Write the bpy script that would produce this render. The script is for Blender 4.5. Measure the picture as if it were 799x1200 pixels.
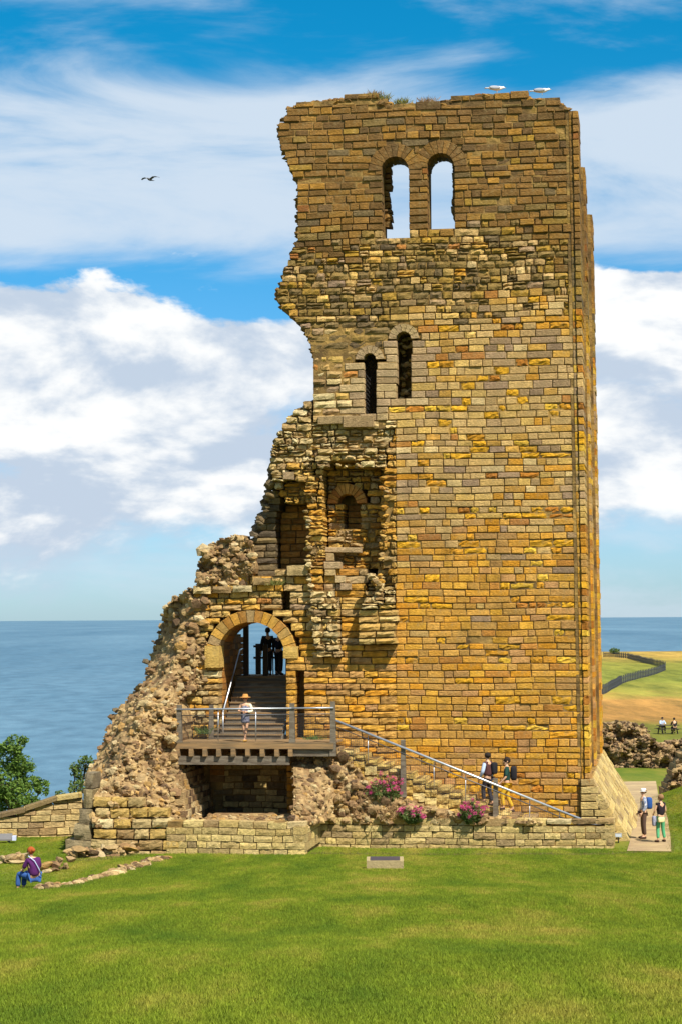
import bpy, bmesh, math, random
from mathutils import Vector, Matrix, noise as mnoise
R = random.Random(7)
scene = bpy.context.scene
for o in list(bpy.data.objects): bpy.data.objects.remove(o)
col = scene.collection

# ------------------------------------------------------------------ camera
F = 2500.0                      # focal length in photo pixels (799 x 1200)
CAM = Vector((0.0, -73.5, 7.7))
PITCH = math.atan((722.5-600)/F); ROLL = 0.006
fw = Vector((0, math.cos(PITCH), math.sin(PITCH)))
rt0 = Vector((1, 0, 0)); up0 = Vector((0, -math.sin(PITCH), math.cos(PITCH)))
rt = rt0*math.cos(ROLL) - up0*math.sin(ROLL); up = up0*math.cos(ROLL) + rt0*math.sin(ROLL)
cd = bpy.data.cameras.new('camera'); cam = bpy.data.objects.new('camera', cd); col.objects.link(cam)
cd.sensor_fit = 'VERTICAL'; cd.sensor_height = 36; cd.lens = F/1200*36
cd.clip_start = 0.5; cd.clip_end = 200000
M3 = Matrix((rt, up, -fw)).transposed()
cam.matrix_world = Matrix.Translation(CAM) @ M3.to_4x4()
scene.camera = cam

# ------------------------------------------------------------------ light
SUN_AZ = Vector((0.56, -0.8285)); SUN_EL = math.radians(52)
sv = Vector((SUN_AZ.x*math.cos(SUN_EL), SUN_AZ.y*math.cos(SUN_EL), math.sin(SUN_EL)))
sd = bpy.data.lights.new('sun', 'SUN'); sd.energy = 5.0; sd.angle = math.radians(0.5); sd.color = (1, 0.94, 0.84)
so = bpy.data.objects.new('sun', sd); col.objects.link(so); so.location = (40, -60, 60)
so.rotation_euler = sv.to_track_quat('Z', 'Y').to_euler()
scene.view_settings.view_transform = 'Standard'; scene.view_settings.look = 'None'
scene.view_settings.exposure = 0.64; scene.view_settings.gamma = 1
scene.view_settings.use_curve_mapping = False

world = bpy.data.worlds.new('World'); scene.world = world; world.use_nodes = True
nt = world.node_tree; N = nt.nodes; LK = nt.links
for n in list(N): N.remove(n)
def nd(t, **kw):
    n = N.new(t)
    for k, v in kw.items(): setattr(n, k, v)
    return n
def wmath(op, a, b=None, clamp=False):
    n = nd('ShaderNodeMath', operation=op); n.use_clamp = clamp
    for i, x in enumerate((a, b)):
        if x is None: continue
        if isinstance(x, (int, float)): n.inputs[i].default_value = x
        else: LK.new(x, n.inputs[i])
    return n.outputs[0]
def wsmooth(x, a, b):
    n = nd('ShaderNodeMapRange', interpolation_type='SMOOTHSTEP'); LK.new(x, n.inputs[0])
    n.inputs[1].default_value = a; n.inputs[2].default_value = b; n.inputs[3].default_value = 0; n.inputs[4].default_value = 1
    return n.outputs[0]
def wmix(f, a, b):
    n = nd('ShaderNodeMix', data_type='RGBA'); LK.new(f, n.inputs[0])
    for i, x in ((6, a), (7, b)):
        if isinstance(x, tuple): n.inputs[i].default_value = x
        else: LK.new(x, n.inputs[i])
    return n.outputs[2]
def wnoise(vec, scale, detail, rough=0.55, dist=0.0):
    n = nd('ShaderNodeTexNoise'); LK.new(vec, n.inputs['Vector'])
    n.inputs['Scale'].default_value = scale; n.inputs['Detail'].default_value = detail
    n.inputs['Roughness'].default_value = rough; n.inputs['Distortion'].default_value = dist
    return n.outputs[0]
sky = nd('ShaderNodeTexSky', sky_type='NISHITA'); sky.sun_disc = False
sky.sun_elevation = SUN_EL; sky.sun_rotation = math.atan2(SUN_AZ.x, SUN_AZ.y)
sky.altitude = 0; sky.air_density = 1.0; sky.dust_density = 0.3; sky.ozone_density = 3.0
tc = nd('ShaderNodeTexCoord'); sep = nd('ShaderNodeSeparateXYZ'); LK.new(tc.outputs['Generated'], sep.inputs[0])
Z = sep.outputs[2]
# sky tint: the photograph's blue is deep and cyan
tint = nd('ShaderNodeMix', data_type='RGBA', blend_type='MULTIPLY'); tint.inputs[0].default_value = 1
LK.new(sky.outputs[0], tint.inputs[6])
tz = wsmooth(Z, 0.0, 0.28)
LK.new(wmix(tz, (0.60, 0.88, 1.26, 1), (0.03, 0.82, 1.08, 1)), tint.inputs[7])
skyc = tint.outputs[2]
mp = nd('ShaderNodeMapping'); LK.new(tc.outputs['Generated'], mp.inputs[0]); mp.inputs['Scale'].default_value = (1, 1, 2.3)
mp.inputs['Location'].default_value = (0.37, 0.0, 0.13)
mo = nd('ShaderNodeMapping'); LK.new(tc.outputs['Generated'], mo.inputs[0]); mo.inputs['Scale'].default_value = (1, 1, 2.3)
mo.inputs['Location'].default_value = (0.37-0.010, 0.0, 0.13-0.030)
n1 = wnoise(mp.outputs[0], 7.5, 12, 0.56, 0.25)
n2 = wnoise(mo.outputs[0], 7.5, 12, 0.56, 0.25)
big = wnoise(mp.outputs[0], 3.4, 2)
# cumulus bank
topz = wmath('ADD', wmath('MULTIPLY', wmath('SUBTRACT', big, 0.5), 0.10), wmath('MULTIPLY', wmath('SUBTRACT', n1, 0.5), 0.085))
zc = wmath('SUBTRACT', Z, topz)
cum = wmath('MULTIPLY', wsmooth(zc, 0.150, 0.145), wsmooth(wmath('ADD', Z, wmath('MULTIPLY', wmath('SUBTRACT', n1, 0.5), 0.16)), 0.010, 0.050))
gap = wsmooth(n1, 0.33, 0.46)
cum = wmath('MULTIPLY', cum, wmath('MAXIMUM', gap, wsmooth(zc, 0.085, 0.115)))
lit = wsmooth(wmath('ADD', wmath('SUBTRACT', n1, n2), wmath('MULTIPLY', wmath('SUBTRACT', zc, 0.095), 0.75)), -0.07, 0.075)
cumc = wmix(lit, (4.9, 5.8, 7.0, 1), (8.9, 9.0, 9.0, 1))
# thin high cloud
mc = nd('ShaderNodeMapping'); LK.new(tc.outputs['Generated'], mc.inputs[0]); mc.inputs['Scale'].default_value = (1.0, 1, 4.6)
mc.inputs['Rotation'].default_value = (0, math.radians(9), 0); mc.inputs['Location'].default_value = (0.9, 0.3, 0.2)
c1 = wnoise(mc.outputs[0], 5.5, 8, 0.58, 0.5)
band = wmath('MULTIPLY', wsmooth(Z, 0.138, 0.185), wsmooth(Z, 0.262, 0.222))
band2 = wsmooth(Z, 0.262, 0.292)
cover = wmath('ADD', wmath('MULTIPLY', band, 0.40), wmath('MULTIPLY', band2, 0.24))
cir = wmath('MULTIPLY', wsmooth(wmath('ADD', c1, cover), 0.56, 0.95), 0.92)
low = wmath('MULTIPLY', wmath('MULTIPLY', wsmooth(c1, 0.44, 0.66), wsmooth(Z, 0.075, 0.03)), 0.5)
cirf = wmath('MAXIMUM', cir, low)
s1 = wmix(cirf, skyc, (6.0, 6.9, 7.9, 1))
s2 = wmix(cum, s1, cumc)
bg = nd('ShaderNodeBackground'); LK.new(s2, bg.inputs[0]); bg.inputs[1].default_value = 0.073
wo = nd('ShaderNodeOutputWorld'); LK.new(bg.outputs[0], wo.inputs[0])

# ------------------------------------------------------------------ layout helpers
def ray(px, py): return (fw*F + rt*(px-399.5) - up*(py-600)).normalized()
def at(px, py, Y):
    d = ray(px, py); return CAM + d*((Y-CAM.y)/d.y)
def topix(P):
    q = Vector(P)-CAM; w = q.dot(fw); return 399.5+F*q.dot(rt)/w, 600-F*q.dot(up)/w
def sstep(a, b, x):
    t = min(1, max(0, (x-a)/(b-a))); return t*t*(3-2*t)
def lerp_tab(tab, x):
    if x <= tab[0][0]: return tab[0][1]
    for (x0, y0), (x1, y1) in zip(tab, tab[1:]):
        if x <= x1: return y0+(y1-y0)*(x-x0)/(x1-x0)
    return tab[-1][1]
GT = [(-160, 6.5), (-73.5, 5.95), (-56, 4.35), (-21.5, 1.25), (-9, 0.32), (-4, -0.02), (2, -0.1), (30, -1.15), (60, -1.7), (100, -2.3), (160, -2.9), (560, -3.0), (3000, -3)]
def ground_z(x, y):
    z = lerp_tab(GT, y)
    z += 0.2*mnoise.noise((x*0.09, y*0.09, 1.3)) + 0.03*mnoise.noise((x*0.4, y*0.4, 7.3))*sstep(60, 20, y)
    # bank right of the path
    e = 11.55+0.014*(y+4)
    z += 1.9*sstep(0, 5.5, x-e)*sstep(-16, 2, y)*sstep(34, 16, y)
    # hollow by the low walls on the left
    z -= 0.30*sstep(-6.0, -8.5, x)*sstep(-21.5, -19.5, y)*sstep(-9, -14, y)
    # cliff
    d = y+73.5
    xe = 2+0.1*(d-93)
    drop = sstep(18, 46, y)*sstep(2, -22, x-xe) if y < 640 else 0
    drop = max(drop, sstep(560, 620, y))
    drop = max(drop, sstep(-45, -75, x)*sstep(-40, 10, y))
    return z-78*drop
def ground_hit(px, py, t0=4.0):
    d = ray(px, py); t = t0; step = 0.5
    while t < 900:
        P = CAM+d*t
        if P.z < ground_z(P.x, P.y): break
        t += step*(1+t*0.004)
    a = t-step*(1+t*0.004); b = t
    for _ in range(18):
        m = (a+b)/2; P = CAM+d*m
        if P.z < ground_z(P.x, P.y): b = m
        else: a = m
    P = CAM+d*b
    return Vector((P.x, P.y, ground_z(P.x, P.y)))
def inpoly(poly, x, y):
    c = False; j = len(poly)-1
    for i in range(len(poly)):
        xi, yi = poly[i]; xj, yj = poly[j]
        if (yi > y) != (yj > y) and x < (xj-xi)*(y-yi)/(yj-yi)+xi: c = not c
        j = i
    return c

class Frame:
    def __init__(s, O, a):
        s.O = Vector(O); s.a = a
        s.u = Vector((math.cos(a), -math.sin(a), 0)); s.v = Vector((math.sin(a), math.cos(a), 0))
    def L(s, px, py, v=0.0):
        d = ray(px, py); t = (v-(CAM-s.O).dot(s.v))/d.dot(s.v); P = CAM+d*t-s.O
        return P.dot(s.u), P.z
    def P3(s, px, py, v=0.0):
        u, z = s.L(px, py, v); return Vector((u, v, z))
    def W(s, p): return s.O+s.u*p[0]+s.v*p[1]+Vector((0, 0, p[2]))
    def pix(s, u, v, z): return topix(s.W((u, v, z)))
ALPHA = math.radians(8.3)
c0 = at(692, 960, 0.0)
T = Frame((c0.x, 0, 0), ALPHA)

# ------------------------------------------------------------------ materials
def srgb(c, k=1.0):
    return tuple(k*(((x/255+0.055)/1.055)**2.4 if x > 10 else x/255/12.92) for x in c)
MATS = {}
def mat(name, c, rough=0.85, var=0.25, scale=6.0, bump=0.2, bscale=30.0, metal=0.0, attr=None, c2=None, spec=0.3, stretch=None, trans=0):
    m = bpy.data.materials.new(name); m.use_nodes = True; t = m.node_tree; n = t.nodes; l = t.links
    b = n['Principled BSDF']; b.inputs['Roughness'].default_value = rough; b.inputs['Metallic'].default_value = metal
    b.inputs['Specular IOR Level'].default_value = spec
    co = n.new('ShaderNodeTexCoord'); vec = co.outputs['Object']
    if stretch:
        mpn = n.new('ShaderNodeMapping'); l.new(vec, mpn.inputs[0]); mpn.inputs['Scale'].default_value = stretch; vec = mpn.outputs[0]
    no = n.new('ShaderNodeTexNoise'); l.new(vec, no.inputs['Vector']); no.inputs['Scale'].default_value = scale; no.inputs['Detail'].default_value = 7; no.inputs['Roughness'].default_value = 0.62
    mr = n.new('ShaderNodeMapRange'); l.new(no.outputs[0], mr.inputs[0]); mr.inputs[1].default_value = 0.25; mr.inputs[2].default_value = 0.75
    mr.inputs[3].default_value = 1-var; mr.inputs[4].default_value = 1+var
    mx = n.new('ShaderNodeMix'); mx.data_type = 'RGBA'; mx.blend_type = 'MULTIPLY'; mx.inputs[0].default_value = 1
    if attr:
        at_ = n.new('ShaderNodeAttribute'); at_.attribute_name = attr; l.new(at_.outputs[0], mx.inputs[6])
    elif c2:
        m2 = n.new('ShaderNodeMix'); m2.data_type = 'RGBA'; m2.inputs[6].default_value = (*c, 1); m2.inputs[7].default_value = (*c2, 1)
        n3 = n.new('ShaderNodeTexNoise'); l.new(vec, n3.inputs['Vector']); n3.inputs['Scale'].default_value = scale*0.37; n3.inputs['Detail'].default_value = 4
        m4 = n.new('ShaderNodeMapRange'); l.new(n3.outputs[0], m4.inputs[0]); m4.inputs[1].default_value = 0.38; m4.inputs[2].default_value = 0.62; l.new(m4.outputs[0], m2.inputs[0])
        l.new(m2.outputs[2], mx.inputs[6])
    else: mx.inputs[6].default_value = (*c, 1)
    l.new(mr.outputs[0], mx.inputs[7]); l.new(mx.outputs[2], b.inputs['Base Color'])
    if bump:
        nb = n.new('ShaderNodeTexNoise'); l.new(vec, nb.inputs['Vector']); nb.inputs['Scale'].default_value = bscale; nb.inputs['Detail'].default_value = 5
        bp = n.new('ShaderNodeBump'); bp.inputs['Strength'].default_value = bump; bp.inputs['Distance'].default_value = 0.05; l.new(nb.outputs[0], bp.inputs['Height']); l.new(bp.outputs[0], b.inputs['Normal'])
    MATS[name] = m; return m
def stone_mat():
    m = mat('sandstone', (1, 1, 1), 0.92, 0.20, 2.2, 0.0, attr='col', spec=0.15)
    t = m.node_tree; n = t.nodes; l = t.links; b = n['Principled BSDF']
    co = n.new('ShaderNodeTexCoord'); src = b.inputs['Base Color'].links[0].from_socket
    def noi(scale, det, lo, hi, a, bb, st=None):
        v = co.outputs['Object']
        if st:
            q = n.new('ShaderNodeMapping'); l.new(v, q.inputs[0]); q.inputs['Scale'].default_value = st; v = q.outputs[0]
        x = n.new('ShaderNodeTexNoise'); l.new(v, x.inputs['Vector']); x.inputs['Scale'].default_value = scale; x.inputs['Detail'].default_value = det; x.inputs['Roughness'].default_value = 0.65
        r = n.new('ShaderNodeMapRange'); l.new(x.outputs[0], r.inputs[0])
        for i, k in zip((1, 2, 3, 4), (lo, hi, a, bb)): r.inputs[i].default_value = k
        return r.outputs[0], x.outputs[0]
    f1, h1 = noi(9, 8, 0.3, 0.7, 0.66, 1.22, (1, 1, 2.2))
    mx = n.new('ShaderNodeMix'); mx.data_type = 'RGBA'; mx.blend_type = 'MULTIPLY'; mx.inputs[0].default_value = 1
    l.new(src, mx.inputs[6]); l.new(f1, mx.inputs[7])
    # grey lichen and soot blotches, rusty blotches
    f2, _ = noi(3.1, 9, 0.55, 0.72, 0, 0.5)
    m2 = n.new('ShaderNodeMix'); m2.data_type = 'RGBA'; l.new(f2, m2.inputs[0]); l.new(mx.outputs[2], m2.inputs[6]); m2.inputs[7].default_value = (0.17, 0.125, 0.07, 1)
    f3, _ = noi(1.7, 6, 0.56, 0.74, 0, 0.40)
    m3 = n.new('ShaderNodeMix'); m3.data_type = 'RGBA'; l.new(f3, m3.inputs[0]); l.new(m2.outputs[2], m3.inputs[6]); m3.inputs[7].default_value = (0.40, 0.29, 0.12, 1)
    f4, _ = noi(1.1, 7, 0.35, 0.7, 1.10, 0.72, (1.6, 1.6, .16))
    m4 = n.new('ShaderNodeMix'); m4.data_type = 'RGBA'; m4.blend_type = 'MULTIPLY'; m4.inputs[0].default_value = 1; l.new(m3.outputs[2], m4.inputs[6]); l.new(f4, m4.inputs[7])
    l.new(m4.outputs[2], b.inputs['Base Color'])
    _, h2 = noi(14, 9, 0, 1, 0, 1, (1, 1, 1.8)); _, h3 = noi(55, 4, 0, 1, 0, 1)
    ad = n.new('ShaderNodeMath'); ad.operation = 'MULTIPLY_ADD'; l.new(h3, ad.inputs[0]); ad.inputs[1].default_value = 0.35; l.new(h2, ad.inputs[2])
    bp = n.new('ShaderNodeBump'); bp.inputs['Strength'].default_value = 0.75; bp.inputs['Distance'].default_value = 0.07
    l.new(ad.outputs[0], bp.inputs['Height']); l.new(bp.outputs[0], b.inputs['Normal'])
    return m
STONE = stone_mat()
MORTAR = mat('mortar_core', srgb((172, 138, 78), 0.74), 0.95, 0.35, 3.0, 0.9, 9.0, c2=srgb((120, 96, 62), 0.6), spec=0.1)
RUBCORE = mat('rubble_core', srgb((184, 154, 106), 0.76), 0.95, 0.35, 5.0, 1.0, 9.0, c2=srgb((138, 108, 74), 0.72), spec=0.1)
WOOD = mat('weathered_timber', srgb((150, 138, 118), 0.62), 0.8, 0.3, 5.0, 0.4, 30, stretch=(1, 1, 6), c2=srgb((120, 106, 88), 0.6))
WOODH = mat('weathered_boards', srgb((182, 144, 96), 0.68), 0.8, 0.3, 5.0, 0.4, 30, stretch=(0.4, 6, 6), c2=srgb((138, 118, 88), 0.6))
STEEL = mat('galvanised_steel', srgb((205, 208, 212), 0.85), 0.38, 0.08, 10, 0.05, metal=0.75, spec=0.5)
DARKSTEEL = mat('grey_steel', srgb((110, 110, 112), 0.7), 0.5, 0.15, 10, 0.05, metal=0.6)
IRON = mat('dark_iron', srgb((40, 36, 34), 0.7), 0.6, 0.2, 10, 0.1, metal=0.3)

# ------------------------------------------------------------------ object helpers
def mesh_obj(name, verts, faces, material, parent=None, cols=None, smooth=False):
    me = bpy.data.meshes.new(name); me.from_pydata([tuple(v) for v in verts], [], faces)
    if cols is not None:
        a = me.color_attributes.new('col', 'FLOAT_COLOR', 'POINT'); flat = []
        for c in cols: flat += [c[0], c[1], c[2], 1.0]
        a.data.foreach_set('color', flat)
    if smooth: me.polygons.foreach_set('use_smooth', [True]*len(me.polygons))
    me.materials.append(material); me.update()
    o = bpy.data.objects.new(name, me); col.objects.link(o)
    if parent: o.parent = parent
    return o
def tag(o, label=None, cat=None, group=None, kind=None):
    if label: o['label'] = label
    if cat: o['category'] = cat
    if group: o['group'] = group
    if kind: o['kind'] = kind
    return o
def empty(name, loc, rz=0.0):
    o = bpy.data.objects.new(name, None); col.objects.link(o); o.location = loc; o.rotation_euler = (0, 0, rz); o.empty_display_size = 0.3
    return o
class MB:
    """collects simple shapes into one mesh"""
    def __init__(s): s.v = []; s.f = []
    def add(s, vs, fs):
        b = len(s.v); s.v += [Vector(x) for x in vs]; s.f += [tuple(b+i for i in f) for f in fs]; return s
    def box(s, a, b):
        x0, y0, z0 = a; x1, y1, z1 = b
        return s.add([(x0,y0,z0),(x1,y0,z0),(x1,y1,z0),(x0,y1,z0),(x0,y0,z1),(x1,y0,z1),(x1,y1,z1),(x0,y1,z1)],
                     [(0,3,2,1),(4,5,6,7),(0,1,5,4),(1,2,6,5),(2,3,7,6),(3,0,4,7)])
    def tube(s, pts, rad, n=8, cap=True):
        pts = [Vector(p) for p in pts]; rings = []
        for i, p in enumerate(pts):
            d = (pts[min(i+1, len(pts)-1)]-pts[max(i-1, 0)]).normalized()
            a = d.cross(Vector((0, 0, 1)));
            if a.length < 0.05: a = d.cross(Vector((1, 0, 0)))
            a.normalize(); b = a.cross(d); r = rad[i] if isinstance(rad, (list, tuple)) else rad
            rings.append([p+a*(r*math.cos(2*math.pi*k/n))+b*(r*math.sin(2*math.pi*k/n)) for k in range(n)])
        vs = [q for r_ in rings for q in r_]; fs = []
        for i in range(len(rings)-1):
            for k in range(n): fs.append((i*n+k, i*n+(k+1)%n, (i+1)*n+(k+1)%n, (i+1)*n+k))
        if cap: fs += [tuple(range(n))[::-1], tuple((len(rings)-1)*n+k for k in range(n))]
        return s.add(vs, fs)
    def ell(s, c, r, seg=10, rings=7, rot=None):
        vs = []; fs = []; c = Vector(c)
        for i in range(rings+1):
            th = math.pi*i/rings
            for k in range(seg):
                ph = 2*math.pi*k/seg; p = Vector((r[0]*math.sin(th)*math.cos(ph), r[1]*math.sin(th)*math.sin(ph), r[2]*math.cos(th)))
                if rot: p = rot @ p
                vs.append(c+p)
        for i in range(rings):
            for k in range(seg): fs.append((i*seg+k, (i+1)*seg+k, (i+1)*seg+(k+1)%seg, i*seg+(k+1)%seg))
        return s.add(vs, fs)
    def build(s, name, m, parent=None, smooth=False, off=None):
        vs = s.v if off is None else [v-Vector(off) for v in s.v]
        return mesh_obj(name, vs, s.f, m, parent, smooth=smooth)

_b = bmesh.new(); bmesh.ops.create_icosphere(_b, subdivisions=2, radius=1)
ICO_V = [v.co.copy() for v in _b.verts]; ICO_F = [tuple(v.index for v in f.verts) for f in _b.faces]; _b.free()
_b = bmesh.new(); bmesh.ops.create_icosphere(_b, subdivisions=1, radius=1)
ICO1_V = [v.co.copy() for v in _b.verts]; ICO1_F = [tuple(v.index for v in f.verts) for f in _b.faces]; _b.free()

class Mason:
    """stones of one thing: the largest become single parts, the rest one 'stuff' part"""
    def __init__(s, off=(0, 0, 0)): s.st = []; s.core = MB(); s.rub = MB(); s.off = Vector(off)
    def put(s, vs, fs, c, area, name): s.st.append((vs, fs, c, area, name))
    def block(s, u0, u1, z0, z1, vf, vb, c, rough=0.012, ch=0.025, nx=3, nz=2, name='stone', front=True):
        vs = []; fs = []; w = u1-u0; h = z1-z0; flat = ch < .026 and nx == 3
        if flat: nz = 3
        for j in range(nz+1):
            for i in range(nx+1):
                bx = i in (0, nx); bz = j in (0, nz)
                fi, fj = i/nx, j/nz
                if flat: e = min(.3, .028/w); e2 = min(.3, .028/h); fi = (0, e, 1-e, 1)[i]; fj = (0, e2, 1-e2, 1)[j]
                u = u0+w*fi; z = z0+h*fj; v = vf
                if bx: u += ch*0.45*(1 if i == 0 else -1)
                elif not bz and not flat: u += R.uniform(-.2, .2)*w/nx
                if bz: z += ch*0.45*(1 if j == 0 else -1)
                u += R.uniform(-1, 1)*rough*0.55; z += R.uniform(-1, 1)*rough*0.55
                if bx or bz: v += ch*R.uniform(.6, 1.1)*(1.5 if bx and bz else 1)
                v += R.uniform(-1, 1)*rough
                z += .05*mnoise.noise((u*.45, z*.7, vf*.2+5)); v += .025*mnoise.noise((u*.5, z*.5, 11))
                vs.append((u, v, z))
        for j in range(nz):
            for i in range(nx):
                a = j*(nx+1)+i; fs.append((a, a+1, a+nx+2, a+nx+1))
        ring = [i for i in range(nx+1)]+[j*(nx+1)+nx for j in range(1, nz+1)]+[nz*(nx+1)+i for i in range(nx-1, -1, -1)]+[j*(nx+1) for j in range(nz-1, 0, -1)]
        b = len(vs)
        for k in ring: vs.append((vs[k][0], vb, vs[k][2]))
        m = len(ring)
        for k in range(m): fs.append((ring[(k+1) % m], ring[k], b+k, b+(k+1) % m))
        s.put(vs, fs, c, w*h, name)
    def rock(s, p, size, c, name='rubble_stone', rot=None, flat=0.72, hi=False):
        IV, IF = (ICO_V, ICO_F) if hi else (ICO1_V, ICO1_F)
        q = Matrix.Rotation(R.uniform(0, 6.3), 3, Vector((R.gauss(0, 1), R.gauss(0, 1), R.gauss(0, 1))).normalized())
        pl = [(Vector((R.gauss(0, 1), R.gauss(0, 1), R.gauss(0, 1))).normalized(), R.uniform(0.45, 0.8)) for _ in range(5)]
        tilt = Matrix.Rotation(R.uniform(-.35, .35), 3, 'Y') @ Matrix.Rotation(R.uniform(-.3, .3), 3, 'X') @ Matrix.Rotation(R.uniform(-.5, .5), 3, 'Z')
        vs = []
        for v in IV:
            x = q @ v
            x = x*R.uniform(0.85, 1.1)
            for nrm, o in pl:
                e = x.dot(nrm)-o
                if e > 0: x = x-nrm*e
            x = tilt @ Vector((x.x*size[0], x.y*size[1], x.z*size[2]))
            vs.append(tuple(Vector(p)+x))
        s.put(vs, IF, c, size[0]*size[2]*4, name)
    def wedge(s, cu, cz, r0, r1, a0, a1, vf, vb, c, name='arch_stone'):
        vs = []
        g = 0.012/r1
        for v, sh in ((vf, 0.012), (vb, 0)):
            for (r, a) in ((r0, a0+g), (r0, a1-g), (r1, a1-g), (r1, a0+g)):
                rr = r+(sh if r == r0 else -sh)+R.uniform(-.008, .008)
                vs.append((cu+rr*math.cos(a), v+R.uniform(-.012, .012), cz+rr*math.sin(a)))
        s.put(vs, [(0, 1, 2, 3), (0, 4, 5, 1), (1, 5, 6, 2), (2, 6, 7, 3), (3, 7, 4, 0), (7, 6, 5, 4)], c, (a1-a0)*(r1*r1-r0*r0)/2, name)
    def emit(s, parent, limit=300, stuff='stonework', coremat=None, rubmat=None):
        names = {}
        for x in s.st: names.setdefault(x[4], []).append(x)
        rest = []
        for nm, lst in names.items():
            lst.sort(key=lambda x: -x[3])
            for (vs, fs, c, ar, _) in lst[:limit]:
                ctr = sum((Vector(v) for v in vs), Vector())/len(vs)
                o = mesh_obj(nm, [Vector(v)-ctr for v in vs], fs, STONE, parent, [c]*len(vs)); o.location = ctr-s.off
                o2 = o
            rest += lst[limit:]
        if rest:
            V = []; Fc = []; C = []
            for (vs, fs, c, ar, _) in rest:
                b = len(V); V += [Vector(v)-s.off for v in vs]; Fc += [tuple(b+i for i in f) for f in fs]; C += [c]*len(vs)
            o = mesh_obj(stuff, V, Fc, STONE, parent, C); o['kind'] = 'stuff'
        if s.core.v: s.core.build('wall_core', coremat or MORTAR, parent, off=s.off)
        if s.rub.v: s.rub.build('rubble_core', rubmat or RUBCORE, parent, off=s.off)

KAPPA = 0.86
def pick(pal):
    c, w = zip(*[(x[:3], x[3] if len(x) > 3 else 1) for x in pal])
    k = R.choices(c, w)[0]; f = R.uniform(0.9, 1.07); h = R.uniform(-3, 3)
    return srgb((min(255, max(0, k[0]*f+h)), min(255, max(0, k[1]*f+h*.5)), min(255, max(0, k[2]*f-h))), KAPPA)
PTOP = [(152,112,58,3),(143,106,56,3),(162,120,57,2),(130,98,56,2),(174,127,56,1),(120,93,57,.8),(160,104,50,.3)]
PROUGH = [(144,118,70,3),(156,126,68,3),(174,137,62,2),(130,108,72,1.6),(188,146,58,1.2),(116,96,66,.8)]
PMID = [(212,174,112,4),(204,166,104,4),(192,156,102,3),(178,146,106,2.4),(166,136,104,1.2),(216,176,100,3),(212,162,78,1.8),(214,152,54,1.2),(194,132,66,.5),(220,188,130,1.2)]
PLOW = [(218,162,74,4),(214,154,60,4),(208,158,80,3),(198,150,86,2.6),(222,166,64,3),(200,138,64,.8),(220,152,46,1.8),(204,152,92,1)]
PERO = [(224,166,44,3),(212,150,44,2),(226,180,64,2),(190,124,48,1)]
PGREY = [(214,186,130,3),(202,172,116,3),(222,198,144,2),(182,150,100,2),(212,174,96,2),(160,130,88,.6)]
PGOLD = [(218,166,76,3),(208,152,60,3),(202,160,88,2.4),(218,176,94,2),(190,134,60,1.2),(180,148,98,1.2)]
PDRESS = [(192,162,118),(182,152,112),(202,172,122)]
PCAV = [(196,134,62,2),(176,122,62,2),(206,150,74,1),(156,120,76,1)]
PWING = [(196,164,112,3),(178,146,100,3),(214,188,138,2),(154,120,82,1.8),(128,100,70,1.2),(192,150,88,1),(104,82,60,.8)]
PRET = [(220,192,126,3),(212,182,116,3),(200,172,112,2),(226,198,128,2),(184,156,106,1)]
PDARK = [(120,104,78,2),(138,116,82,2),(104,90,70,1),(150,128,88,1)]

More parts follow.
